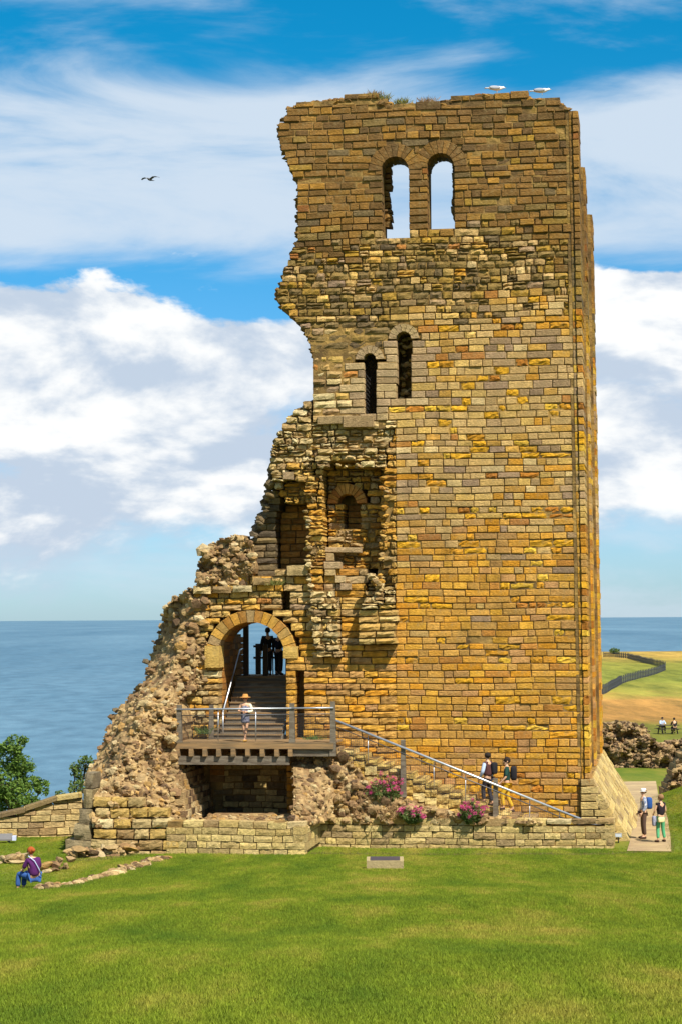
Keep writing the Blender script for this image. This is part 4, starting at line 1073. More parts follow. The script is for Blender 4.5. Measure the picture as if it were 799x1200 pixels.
def hat(root, c, k, m, rb=.19, rc=.1, h=.1, name='hat'):
    mb = MB(); prof = [(rb, -.015), (rb*.8, .0), (rc*1.02, .01), (rc, h*.7), (rc*.7, h), (0.001, h*1.02)]; n = 16
    vs = [(c.x+r*k*math.cos(2*math.pi*i/n), c.y+r*k*math.sin(2*math.pi*i/n), c.z+z*k) for r, z in prof for i in range(n)]
    fs = [(j*n+i, j*n+(i+1) % n, (j+1)*n+(i+1) % n, (j+1)*n+i) for j in range(len(prof)-1) for i in range(n)]
    mb.add(vs, fs).build(name, m, root, smooth=True)
def softbox(name, m, root, c, r, rot=0):
    mb = MB(); Rz = Matrix.Rotation(rot, 3, 'Z'); mb.ell((0, 0, 0), (1, 1, 1), 14, 10)
    for i, q in enumerate(mb.v):
        s_ = lambda x: math.copysign(abs(x)**.45, x); q2 = Vector((s_(q.x)*r[0], s_(q.y)*r[1], s_(q.z)*r[2])); mb.v[i] = Vector(c)+Rz @ q2
    return mb.build(name, m, root, smooth=True)
HB = cloth('dark_hair', (44, 34, 28)); HG = cloth('ginger_hair', (170, 84, 34)); HGR = cloth('grey_brown_hair', (150, 112, 74))
SHOE = cloth('brown_shoe', (72, 50, 38)); SAND = cloth('tan_sandal', (206, 160, 80))
# girl leaning on the platform rail
pose = dict(elL=(-.25, .02, 1.12), wrL=(-.08, .24, 1.10), elR=(.25, .02, 1.12), wrR=(.08, .26, 1.12), knL=(-.05, .05, .49), anL=(.03, .06, .09), toL=(.04, .2, .03), knR=(.07, .0, .49), anR=(-.02, -.04, .09), toR=(-.02, .1, .03), cra=(0, .03, 1.61))
J = poseJ(pose); gdress = cloth('grey_print_dress', (84, 84, 104), .5, 30, (150, 150, 168)); cardi = cloth('cream_cardigan', (238, 226, 196))
sp = T.W((T.L(288, 869, -1.75)[0], -1.75, dz))
root, JJ, k = person('girl in straw hat and short grey dress leaning on the platform rail', sp, math.pi-ALPHA*.5, 1.60, pose,
  {'dress': (gdress, shirt(J, 0)[:3]+[(P(J, 'pel', (.165, .125), (0, 0, .02)), ('hem', Vector((0, 0, .66)), (.21, .17)))], None),
   'cardigan': (cardi, [e for s in 'LR' for e in ((P(J, 'che', (.1, .1), (.1 if s == 'R' else -.1, -.02, .03)) if False else ('c'+s, Vector((.11 if s == 'R' else -.11, -.02, 1.28)), .09), P(J, 'sh'+s, .078)), (P(J, 'sh'+s, .078), P(J, 'el'+s, .06)), (P(J, 'el'+s, .06), P(J, 'el'+s, .05, t=.85, to='wr'+s)))], None)}, (HG, (1.02, 1.02, 1.1)))
add_shoes(root, JJ, k, SAND); hat(root, JJ['cra']*k+Vector((0, -.01, .035)), k, cloth('straw', (200, 140, 72)), .21, .105, .11, 'straw_hat')
# two men on the steps
pose2 = dict(knL=(-.10, .12, .55), anL=(-.1, .08, .17), toL=(-.1, .25, .12), knR=(.1, .02, .48), anR=(.1, -.12, .1), toR=(.1, .04, .03), elL=(-.25, .02, 1.12), wrL=(-.21, .16, .92), elR=(.25, -.06, 1.1), wrR=(.22, .06, .88), _f=(.5, .86, 0))
J = poseJ(pose2); vest = cloth('maroon_vest', (84, 50, 48)); lblue = cloth('pale_blue_shirt', (196, 212, 236)); dtr = cloth('charcoal_trousers', (50, 46, 52))
def stairz(px): ua, za, ub, zb = STEPLINE; u = T.L(px, 930, -1.0)[0]; return u, za+(zb-za)*(u-ua)/(ub-ua)
u, z = stairz(571); sp = T.W((u, -.95, z))
root, JJ, k = person('balding man in maroon vest and pale blue sleeves climbing the steps', sp, math.pi/2-ALPHA-.55, 1.80, pose2,
  {'shirt': (lblue, shirt(J, .95), None), 'vest': (vest, shirt(J, .06, 1.22), None), 'trousers': (dtr, trousers(J), None)}, (HB, (1.03, 1.03, .95)))
add_shoes(root, JJ, k, SHOE)
softbox('shoulder_bag', cloth_dark, root, Vector((.14, -.16, 1.22))*k, (.13, .08, .2))
pose3 = dict(knL=(-.09, .16, .56), anL=(-.09, .1, .17), toL=(-.09, .26, .12), knR=(.1, -.02, .48), anR=(.1, -.2, .12), toR=(.1, -.06, .03), elL=(-.24, .03, 1.13), wrL=(-.2, .2, .95), elR=(.24, 0, 1.13), wrR=(.2, .18, .95), _f=(-.3, .95, 0))
J = poseJ(pose3); green = cloth('dark_green_shirt', (28, 66, 56)); must = cloth('mustard_trousers', (226, 178, 40))
u, z = stairz(593); sp = T.W((u, -.85, z+.02))
root, JJ, k = person('young man in dark green shirt, mustard trousers and black backpack on the steps', sp, math.pi/2-ALPHA+.1, 1.86, pose3,
  {'shirt': (green, shirt(J, .5), None), 'trousers': (must, trousers(J), None)}, (HB, (1.02, 1.02, 1.05)))
add_shoes(root, JJ, k, SHOE); softbox('backpack', cloth_dark, root, Vector((.02, -.22, 1.23))*k, (.15, .11, .24))
# couple on the path
pose4 = dict(wrL=(-.2, .1, .9), wrR=(.19, .12, .92), elR=(.23, -.04, 1.12)); J = poseJ(pose4)
plaid = cloth('plaid_shirt', (120, 132, 160), .6, 40, (206, 204, 206)); brtr = cloth('brown_trousers', (92, 70, 58))
g = ground_hit(754, 984); g.z += .035
root, JJ, k = person('older man in white cap, plaid shirt and blue backpack on the path', g, math.pi/2+.1, 1.70, pose4, {'shirt': (plaid, shirt(J, .9), None), 'trousers': (brtr, trousers(J), None)}, (HGR, (1, 1, .9)))
add_shoes(root, JJ, k, SHOE); softbox('backpack', cloth('blue_backpack', (44, 84, 150)), root, Vector((.02, -.2, 1.22))*k, (.14, .1, .2))
hat(root, JJ['cra']*k+Vector((0, 0, .03)), k, cloth('white_cap', (240, 238, 230)), .125, .1, .085, 'cap')
pose5 = dict(knL=(-.12, .03, .49), anL=(-.15, -.02, .09), toL=(-.17, .13, .03), knR=(.12, .03, .49), anR=(.16, -.02, .09), toR=(.18, .13, .03), elL=(-.24, .06, 1.12), wrL=(-.16, .22, 1.0), elR=(.24, .0, 1.12), wrR=(.2, .16, .98), _f=(-.4, .9, 0)); J = poseJ(pose5)
blk = cloth('black_top', (38, 26, 32)); grn = cloth('green_trousers', (92, 176, 122))
g = ground_hit(774, 988); g.z += .035
root, JJ, k = person('woman in black sleeveless top and green trousers with cream bag on the path', g, .55, 1.58, pose5, {'top': (blk, shirt(J, .08), None), 'trousers': (grn, trousers(J, 1, .95), None)}, (HGR, (1.1, 1.1, 1.1)))
add_shoes(root, JJ, k, SHOE); softbox('handbag', cloth('cream_bag', (236, 220, 160)), root, Vector((-.12, -.17, .83))*k, (.13, .05, .085))
softbox('jacket', cloth('grey_jacket', (150, 150, 168), .5, 25), root, Vector((-.27, .05, .78))*k, (.07, .06, .17))
# woman sitting on the low wall, back to us
SEAT = ground_hit(41, 1041)
pose6 = dict(pel=(0, 0, .13), wai=(-.01, .02, .30), che=(-.02, .06, .50), nec=(-.03, .10, .65), jaw=(-.05, .15, .72), cra=(-.06, .14, .81), shL=(-.19, .06, .58), elL=(-.27, .16, .32), wrL=(-.2, .36, .26), shR=(.15, .06, .58), elR=(.24, .16, .32), wrR=(.1, .36, .26),
  hiL=(-.1, .02, .12), knL=(-.26, .42, .2), anL=(-.3, .40, -.2), toL=(-.34, .55, -.24), hiR=(.1, .02, .12), knR=(-.06, .45, .2), anR=(-.12, .42, -.2), toR=(-.14, .57, -.24), _f=(-.6, .8, 0)); J = poseJ(pose6)
purp = cloth('purple_shirt', (84, 30, 92)); jean = cloth('blue_jeans', (58, 96, 160), .3, 14)
root, JJ, k = person('woman in purple t-shirt and jeans sitting on the low wall in the grass', SEAT+Vector((0, 0, .16)), .62, 1.52, pose6, {'shirt': (purp, shirt(J, .45, 1.18, .03), None), 'jeans': (jean, trousers(J, 1, 1.12, True), None)}, (HG, (1.05, 1.05, 1.05)), girth=1.1)
add_shoes(root, JJ, k, cloth_dark)
MB().ell((JJ['cra']-Vector((-.03, .11, -.03)))*k, (.055, .05, .05), 10, 7).build('hair_bun', HG, root, smooth=True)
MB().tube([Vector((-.17, .0, .62)), Vector((-.05, -.09, .5)), Vector((.05, -.13, .3)), Vector((.14, -.08, .14))], .012, 5).build('bag_strap', lblue, root, smooth=True)
# two people on the landing beyond the arch, backlit shade put into their dark colours
navy = cloth('navy_cloth', (30, 32, 48)); J = poseJ({})
for (px, vv, yaw, hh, lab) in ((314, vend+.9, .3, 1.75, 'person coloured dark for the backlight standing at the left of the pair beyond the arch'), (327, vend+1.3, -.4, 1.66, 'person coloured navy for the backlight standing at the right of the pair beyond the arch')):
    u = T.L(px, 780, vv)[0]
    root, JJ, k = person(lab, T.W((u, vv, ztop_)), yaw, hh, {}, {'top': (cloth_dark if hh > 1.7 else navy, shirt(J, .95), None), 'trousers': (dtr, trousers(J), None)}, (HB, (1.05, 1.05, 1.05)))
    add_shoes(root, JJ, k, SHOE)

# ------------------------------------------------------------------ vegetation
def leaf_mat(name, c, c2, trans=.35):
    m = bpy.data.materials.new(name); m.use_nodes = True; t = m.node_tree; n = t.nodes; l = t.links; b = n['Principled BSDF']
    b.inputs['Roughness'].default_value = .6; b.inputs['Specular IOR Level'].default_value = .25
    g = n.new('ShaderNodeNewGeometry'); r = n.new('ShaderNodeValToRGB'); l.new(g.outputs['Random Per Island'], r.inputs[0])
    e = r.color_ramp.elements; e[0].color = (*c, 1); e[1].color = (*c2, 1)
    l.new(r.outputs[0], b.inputs['Base Color'])
    tr = n.new('ShaderNodeBsdfTranslucent'); l.new(r.outputs[0], tr.inputs[0]); mx = n.new('ShaderNodeMixShader'); mx.inputs[0].default_value = trans
    l.new(b.outputs[0], mx.inputs[1]); l.new(tr.outputs[0], mx.inputs[2]); l.new(mx.outputs[0], n['Material Output'].inputs[0]); return m
TREEL = leaf_mat('tree_leaves', (0.06, 0.13, 0.02), (0.19, 0.29, 0.05)); BUSHL = leaf_mat('bush_leaves', (0.06, 0.12, 0.025), (0.17, 0.23, 0.05))
FLOWL = leaf_mat('valerian_leaves', (0.07, 0.13, 0.03), (0.17, 0.22, 0.06)); PINK = leaf_mat('pink_petals', (0.55, 0.03, 0.16), (0.75, 0.16, 0.36))
DRY = leaf_mat('dry_stems', (0.22, 0.12, 0.05), (0.36, 0.24, 0.10)); TUFT = leaf_mat('tuft_grass', (0.12, 0.15, 0.03), (0.30, 0.25, 0.07))
BARK = mat('bark', srgb((92, 78, 60), .7), .9, .3, 8, .6, 20)
def leaves(mb, c, rad, n, size, squash=.8, shell=.5):
    for _ in range(n):
        d = Vector((R.gauss(0, 1), R.gauss(0, 1), R.gauss(0, 1))).normalized(); r = rad*(shell+(1-shell)*R.random()**.5)
        p = Vector(c)+Vector((d.x*r, d.y*r, d.z*r*squash)); a = Vector((R.gauss(0, 1), R.gauss(0, 1), R.gauss(0, .7)+.2)).normalized(); b = a.cross(Vector((R.gauss(0, 1), R.gauss(0, 1), R.gauss(0, 1)))).normalized()
        s_ = size*R.uniform(.6, 1.3); f = a.cross(b)*s_*.15
        mb.add([p-a*s_, p-b*s_*.42+f, p+a*s_, p+b*s_*.42+f], [(0, 1, 2), (0, 2, 3)])
def tree(label, base, blobs, leafn, leafs, m=TREEL, name='tree', group=None):
    root = empty(name, base); tag(root, label, 'tree' if name == 'tree' else 'shrub', group); base = Vector(base)
    t = MB(); cr = MB(); top = sum((Vector(b[0]) for b in blobs), Vector())/len(blobs)-base
    fork = Vector((top.x*.5, top.y*.5, top.z*.45))
    t.tube([(0, 0, -.4), fork*.5+Vector((.05, 0, 0)), fork], [.16, .12, .1], 8)
    for c, r in blobs:
        c = Vector(c)-base; mid = fork.lerp(c, .5)+Vector((R.uniform(-.2, .2), R.uniform(-.2, .2), 0)); t.tube([fork, mid, c], [.07, .045, .012], 6)
        for q in range(3):
            e = c+Vector((R.uniform(-1, 1), R.uniform(-1, 1), R.uniform(-.3, 1)))*r*.8; t.tube([mid.lerp(c, .6), e], [.03, .006], 5)
        n = int(leafn*r*r)
        leaves(cr, c, r, n, leafs, .85, .35)
        for q in range(7):
            d = Vector((R.gauss(0, 1), R.gauss(0, 1), R.gauss(0, .8))).normalized(); leaves(cr, c+d*r*.9, r*.42, int(n*.12), leafs, .8, .2)
    t.build('trunk', BARK, root); cr.build('crown', m, root); return root
TY = 13.0
def tb(lst, Y): return [((lambda p: (p.x, Y+R.uniform(-.8, .8), p.z))(at(x, y, Y)), r/F*(Y+73.5)) for (x, y, r) in lst]
b0 = at(18, 965, TY); tree('leafy green tree behind the parapet at the left edge', (b0.x, TY, -2.0), tb([(18, 872, 13), (5, 890, 18), (26, 896, 15), (14, 915, 20), (35, 918, 12), (50, 924, 9), (-8, 880, 14), (-6, 925, 18), (25, 935, 14), (8, 940, 14), (40, 938, 9)], TY), 1000, .10)
b0 = at(100, 965, TY-4); tree('small green shrub between the parapet and the sloping rubble end', (b0.x, TY-4, -1.2), tb([(103, 893, 9), (95, 904, 11), (105, 915, 12), (88, 900, 6), (92, 922, 10), (72, 930, 5)], TY-4), 900, .085, BUSHL, 'shrub')
def blades(mb, c, n, h, spread, w=.012, lean=.5):
    for _ in range(n):
        p = Vector(c)+Vector((R.gauss(0, spread), R.gauss(0, spread), 0)); d = Vector((R.gauss(0, lean), R.gauss(0, lean), 1)).normalized()*h*R.uniform(.5, 1.1); s_ = Vector((R.gauss(0, 1), R.gauss(0, 1), 0)).normalized()*w
        mb.add([p-s_, p+s_, p+d*.6+s_*.6, p+d+Vector((0, 0, -.1*h))], [(0, 1, 2), (0, 2, 3)])
def valerian(label, px, py, v, rx, h, nf, group='flowering clumps on the bank'):
    c = c3(px, py, v); root = empty('flower_clump', T.W(c), -ALPHA); tag(root, label, 'flowers', group)
    st = MB(); lf = MB(); fl = MB()
    for k in range(int(rx*150)):
        a = R.uniform(0, 6.28); r = rx*R.random()**.6; tip = Vector((math.cos(a)*r, math.sin(a)*r*.7-.1, h*R.uniform(.35, 1)*(1-.4*r/rx))); base = tip*.15; base.z = -.1
        st.tube([base, base.lerp(tip, .6)+Vector((0, 0, .06)), tip], .005, 3, False)
        for q in range(9): leaves(lf, base.lerp(tip, R.uniform(.2, .95)), .07, 3, .055, 1, .2)
        if R.random() < nf: leaves(fl, tip+Vector((0, 0, .03)), .085, 34, .028, .8, .2)
    [o.__setitem__('kind', 'stuff') for o in (st.build('stems', DRY, root), lf.build('foliage', FLOWL, root), fl.build('blossom', PINK, root))]
valerian('largest pink flowering clump on the bank below the second rail post', 450, 942, -2.1, .72, 1.25, .45)
valerian('pink flowering clump overhanging the low wall right of the largest clump', 482, 962, -2.55, .5, .55, .35)
valerian('pink flowering clump at the feet of the two men on the steps', 553, 964, -2.5, .5, .85, .4)
def tuft(label, P0, n, h, spread, m, name='grass_tuft', group='tufts on the stonework'):
    root = MB(); blades(root, (0, 0, 0), n, h, spread); o = root.build(name, m); o.location = P0; tag(o, label, 'grass tuft', group)
for (px, py, v, h, m, lab) in ((425, 960, -2.35, .5, DRY, 'dry brown tuft on the bank left of the large pink clump'), (455, 958, -2.3, .75, DRY, 'rusty dry stems beneath the large pink clump'), (396, 962, -2.3, .3, DRY, 'small dry tuft at the left end of the right low wall'),
    (520, 958, -2.35, .22, DRY, 'short brown tuft on the wall top between two pink clumps'), (625, 962, -2.3, .18, DRY, 'low brown tuft on the wall top near the handrail foot'), (702, 972, -1.9, .2, TUFT, 'green tuft at the foot of the short end post'),
    (446, 117, .3, .35, TUFT, 'grass tuft in the notch of the tower top'), (470, 122, .3, .28, TUFT, 'low grass tuft on the tower top right of the notch'), (500, 121, .4, .3, DRY, 'dry grass tuft on the tower top above the twin windows'), (437, 112, .3, .22, DRY, 'dry tuft on the raised stone at the tower top'),
    (322, 686, .1, .35, TUFT, 'grass tuft on the ledge above the arch'), (240, 860, -.2, .4, BUSHL, 'dark green weed at the left of the platform'), (370, 867, -.2, .22, BUSHL, 'green weed against the wall at the right of the platform')):
    tuft(lab, T.W(c3(px, py, v)), 160, h, .16 if h < .6 else .28, m)

# ------------------------------------------------------------------ parapet, low walls, ruins on the right
def wall_frame(P0, P1): return Frame(P0, -math.atan2(P1.y-P0.y, P1.x-P0.x))
PY = 5.5
pa = at(-30, 960, PY); pb = at(97, 960, PY+.8); pf_ = wall_frame(Vector((pa.x, pa.y, 0)), pb); PW = Mason()
ulen = (Vector((pb.x, pb.y, 0))-pf_.O).length
def ptop(u): x = pf_.pix(u, 0, 0)[0]; return pf_.L(x, lerp_tab([(-30, 956), (28, 950), (33, 940), (60, 934), (97, 929)], x), 0)[1]
u = 0
while u < ulen-.05:
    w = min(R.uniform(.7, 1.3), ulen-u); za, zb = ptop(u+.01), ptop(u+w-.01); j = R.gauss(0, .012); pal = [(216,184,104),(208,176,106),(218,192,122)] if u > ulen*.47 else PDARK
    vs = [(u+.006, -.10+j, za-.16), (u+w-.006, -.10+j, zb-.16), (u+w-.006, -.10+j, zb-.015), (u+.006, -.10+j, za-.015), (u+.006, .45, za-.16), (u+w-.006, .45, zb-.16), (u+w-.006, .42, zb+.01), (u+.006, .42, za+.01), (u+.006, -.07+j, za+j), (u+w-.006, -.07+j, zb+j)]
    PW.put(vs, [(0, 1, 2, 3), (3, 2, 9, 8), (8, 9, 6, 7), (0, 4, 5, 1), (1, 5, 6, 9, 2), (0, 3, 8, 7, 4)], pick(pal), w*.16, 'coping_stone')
    PW.core.box((u, .06, -1.6), (u+w, .4, min(za, zb)-.12)); u += w
z = -1.3
while z < ptop(ulen):
    h = R.uniform(.18, .28); u = R.uniform(-.3, 0)
    while u < ulen:
        w = R.uniform(.3, .8); zt = ptop(u+w/2)-.17
        if z < zt-.03: PW.block(max(0, u)+.004, min(ulen, u+w)-.004, z+.004, min(z+h, zt)-.004, R.uniform(-.02, .02), .4, pick([(210,180,122),(196,166,112),(216,188,128),(182,150,104)]), .018, .02, name='stone')
        u += w
    z += h
para = empty('parapet_wall', pf_.O, -pf_.a); tag(para, 'coped pale stone parapet below the tree on the left', 'wall'); PW.emit(para)

def low_wall(label, pts, h, size, pal, rows=1, name='ruined_wall', dens=3.2):
    """remains of a wall lying in the grass, along pixels on the ground"""
    g = [ground_hit(*p) for p in pts]; ms = Mason(off=g[0]); tot = 0
    for a, b in zip(g, g[1:]):
        L_ = (b-a).length; n = max(1, int(L_/(size[0]+size[1])*dens))
        for k in range(n):
            for r_ in range(rows):
                t = (k+R.uniform(.2, .8))/n; p = a.lerp(b, t); w = R.uniform(*size); hh = h*R.uniform(.7, 1.1)/rows
                off_ = Vector((R.uniform(-.2, .2), R.uniform(-.3, .4), 0))
                zc = ground_z(p.x+off_.x, p.y+off_.y)+hh*(r_+.2); w *= R.choice((.45, .7, 1, 1.1))
                ms.rock((p.x+off_.x, p.y+off_.y, zc), (w, w*.8, hh*.75), pick(pal), name='stone', hi=True)
    o = empty(name, g[0]); tag(o, label, 'wall', 'low wall remains in the grass'); ms.emit(o)
low_wall('low remains of a double course wall in the grass behind the seated woman', [(82, 1006), (110, 1005), (140, 1003), (166, 999)], .40, (.14, .3), PWING, 3)
low_wall('diagonal line of flat stones in the grass from the seated woman towards the ruin', [(46, 1043), (60, 1040), (90, 1036), (112, 1030), (140, 1022), (165, 1014), (190, 1006)], .13, (.1, .24), PWING)
low_wall('pale block of stones in the grass right of the seated woman', [(52, 1022), (66, 1021), (78, 1020)], .42, (.14, .3), PWING, 3)
low_wall('squared stones in the grass at the far left edge', [(-6, 1012), (8, 1012), (20, 1010), (30, 1012)], .30, (.16, .34), PWING, 2)
tuftm = None
def rub_wall(label, poly, Y, thick, depth_fn=None, sp=5, size=(.10, .22)):
    fr = Frame((at(poly[0][0], 900, Y).x, Y, 0), 0.0); ms = Mason()
    relief(ms, poly, depth_fn or (lambda x, y: .35*mnoise.noise((x*.12, y*.12, 4))), 3, thick, sp, size, [(168,138,100),(152,122,88),(190,160,116),(128,102,76),(104,84,62)], jv=.26, lump=.9, frame=fr)
    relief(ms, poly, depth_fn or (lambda x, y: .35*mnoise.noise((x*.12, y*.12, 4))), 300, thick, sp*.8, (size[0]*.5, size[0]), [(166,136,98),(146,118,86),(112,90,68)], jv=.2, lump=.9, frame=fr)
    o = empty('ruined_wall', fr.O); tag(o, label, 'wall'); ms.emit(o, 200)
rub_wall('long broken rubble wall behind the path at the right', [(698,852),(710,848),(722,845),(738,846),(752,849),(760,855),(765,866),(772,872),(780,869),(790,867),(804,866),(815,870),(815,906),(698,904)], 56.0, 2.0, size=(.09, .2), sp=3.4)
rub_wall('crumbling rubble wall end beside the grass bank at the right edge', [(777,940),(780,925),(785,912),(790,900),(794,889),(800,880),(815,872),(815,950),(777,950)], 27.0, 2.0, sp=5.5)

# picnic table and two people far off on the field
g = ground_hit(782, 860); pt = empty('picnic_table', g, .2); tag(pt, 'dark timber picnic table on the far field', 'table')
TW = mat('picnic_timber', srgb((74, 64, 54), .7), .8, .2, 5, .2)
for k in range(5): MB().box((-.9, -.36+k*.148, .70), (.9, -.23+k*.148, .745)).build('table_board', TW, pt)
for s_ in (-1, 1):
    for k in range(2): MB().box((-.9, s_*.72-.14+k*.145, .42), (.9, s_*.72-.005+k*.145, .46)).build('bench_board', TW, pt)
for x in (-.65, .65):
    for s_ in (-1, 1): MB().tube([(x, s_*.62, 0), (x, s_*.22, .70)], .055, 4).build('leg', TW, pt)
    MB().box((x-.03, -.85, .36), (x+.03, .85, .42)).build('cross_bar', TW, pt)
pose7 = dict(pel=(0, 0, .13), wai=(0, .03, .30), che=(0, .08, .50), nec=(0, .12, .65), jaw=(0, .16, .72), cra=(0, .15, .81), shL=(-.18, .08, .58), elL=(-.24, .24, .36), wrL=(-.12, .42, .36), shR=(.18, .08, .58), elR=(.24, .24, .36), wrR=(.12, .42, .36), hiL=(-.1, .02, .12), knL=(-.13, .42, .13), anL=(-.13, .38, -.3), toL=(-.13, .52, -.37), hiR=(.1, .02, .12), knR=(.13, .42, .13), anR=(.13, .38, -.3), toR=(.13, .52, -.37)); J7 = poseJ(pose7)
for (x, s_, top, lab) in ((.35, -1, cloth_dark, 'person in black sitting at the near bench of the picnic table'), (-.25, 1, lblue, 'person in a pale shirt sitting at the far bench of the picnic table')):
    P0 = pt.matrix_basis @ Vector((x, s_*.74, .46)) if False else Vector(g)+Matrix.Rotation(.2, 3, 'Z') @ Vector((x, s_*.74, .46))
    root, JJ, k = person(lab, P0, .2+(0 if s_ < 0 else math.pi), 1.72, pose7, {'shirt': (top, shirt(J7, .9), None), 'trousers': (dtr, trousers(J7, seated=True), None)}, (HB, (1.03, 1.03, 1.03)))
    add_shoes(root, JJ, k, SHOE)

# winding fence on the headland
FPX = [(700, 818), (712, 811), (728, 802), (748, 795), (768, 790), (779, 786), (779, 783), (765, 779.5), (748, 774.5), (735, 771.5), (720, 770), (700, 770)]
gp = [ground_hit(*p, t0=120) for p in FPX]; fence = empty('field_fence', gp[0]); tag(fence, 'long dark fence winding over the headland beyond the tower', 'fence')
FM = mat('fence_timber', srgb((84, 88, 92), .6), .9, .2, 5, 0); pal_ = MB(); prev = None; step = 2.6
pts = []
for a, b in zip(gp, gp[1:]):
    n = max(1, int((b-a).length/step))
    for k in range(n): pts.append(a.lerp(b, k/n))
o0 = None
for i, p in enumerate(pts):
    p.z = ground_z(p.x, p.y); q = p-gp[0]
    if o0 is None: o0 = MB().box((-.07, -.07, -.3), (.07, .07, 1.35)).build('fence_post', FM, fence); oo = o0
    else: oo = o0.copy(); col.objects.link(oo)
    oo.location = q
    if prev is not None:
        for t in [j/5 for j in range(5)]:
            w = prev.lerp(q, t); d = (q-prev).normalized()*.17; pal_.add([w-d, w+d, w+d+Vector((0, 0, 1.15)), w-d+Vector((0, 0, 1.15))], [(0, 1, 2, 3)])
        for zz in (.3, .95): pal_.tube([prev+Vector((0, 0, zz)), q+Vector((0, 0, zz))], .05, 4)
    prev = q
pal_.build('paling', FM, fence)['kind'] = 'stuff'
gb = ground_hit(718, 766.5, t0=300); tree('tiny dark bush on the skyline of the headland', (gb.x, gb.y, gb.z), [((gb.x, gb.y, gb.z+.9), 1.0), ((gb.x+1.0, gb.y, gb.z+.6), .8)], 300, .2, BUSHL, 'shrub')

# ------------------------------------------------------------------ small things
g = ground_hit(451, 1018); bx_ = empty('sunken_light_box', g, -.02); tag(bx_, 'low stone edged box with a dark sloping top on the lawn', 'box')
BXS = mat('box_stone', srgb((176, 156, 112), .75), .9, .2, 8, .4, 30)
w = 23.0/F*55.0
m = MB().add([(-w, -.25, -.15), (w, -.25, -.15), (w, .3, -.15), (-w, .3, -.15), (-w, -.25, .24), (w, -.25, .24), (w, .3, .30), (-w, .3, .30)], [(0, 1, 5, 4), (1, 2, 6, 5), (2, 3, 7, 6), (3, 0, 4, 7), (4, 5, 6, 7)]); m.build('stone_casing', BXS, bx_)
MB().add([(-w+.10, -.2, .256), (w-.10, -.2, .256), (w-.10, .26, .306), (-w+.10, .26, .306)], [(0, 1, 2, 3)]).build('dark_panel', mat('slate_panel', srgb((84, 80, 92), .6), .4, .1, 5, 0), bx_)
g = ground_hit(4, 988); ip = empty('information_panel', g+Vector((0, 0, 0)), .1); tag(ip, 'low grey tilted information panel with pale end at the left edge', 'sign')
MB().add([(-.7, -.2, .10), (.32, -.2, .10), (.32, .25, .26), (-.7, .25, .26), (-.7, -.2, .15), (.32, -.2, .15), (.32, .25, .31), (-.7, .25, .31)], [(0, 1, 5, 4), (1, 2, 6, 5), (2, 3, 7, 6), (3, 0, 4, 7), (4, 5, 6, 7), (3, 2, 1, 0)]).build('panel', mat('panel_grey', srgb((132, 128, 124), .7), .5, .1, 5, 0), ip)
MB().box((.325, -.18, .10), (.46, .24, .24)).build('end_cap', mat('pale_blue_plastic', srgb((206, 214, 240), .8), .4, .05, 5, 0), ip)
for x in (-.5, .2): MB().box((x-.05, 0, -.1), (x+.05, .1, .2)).build('foot', DARKSTEEL, ip)
fl = c3(724, 981, -.9); ff = empty('floodlight', T.W(fl), -ALPHA); tag(ff, 'small silver floodlight at the right end of the low wall', 'light')
MB().box((-.12, -.09, .0), (.12, .09, .13)).build('housing', STEEL, ff); MB().box((-.1, -.105, .02), (.1, -.092, .11)).build('lens', mat('lamp_glass', (.5, .55, .6), .1, .05, 5, 0), ff); MB().tube([(0, .05, -.6), (0, .05, .0)], .025, 6).build('stake', DARKSTEEL, ff)

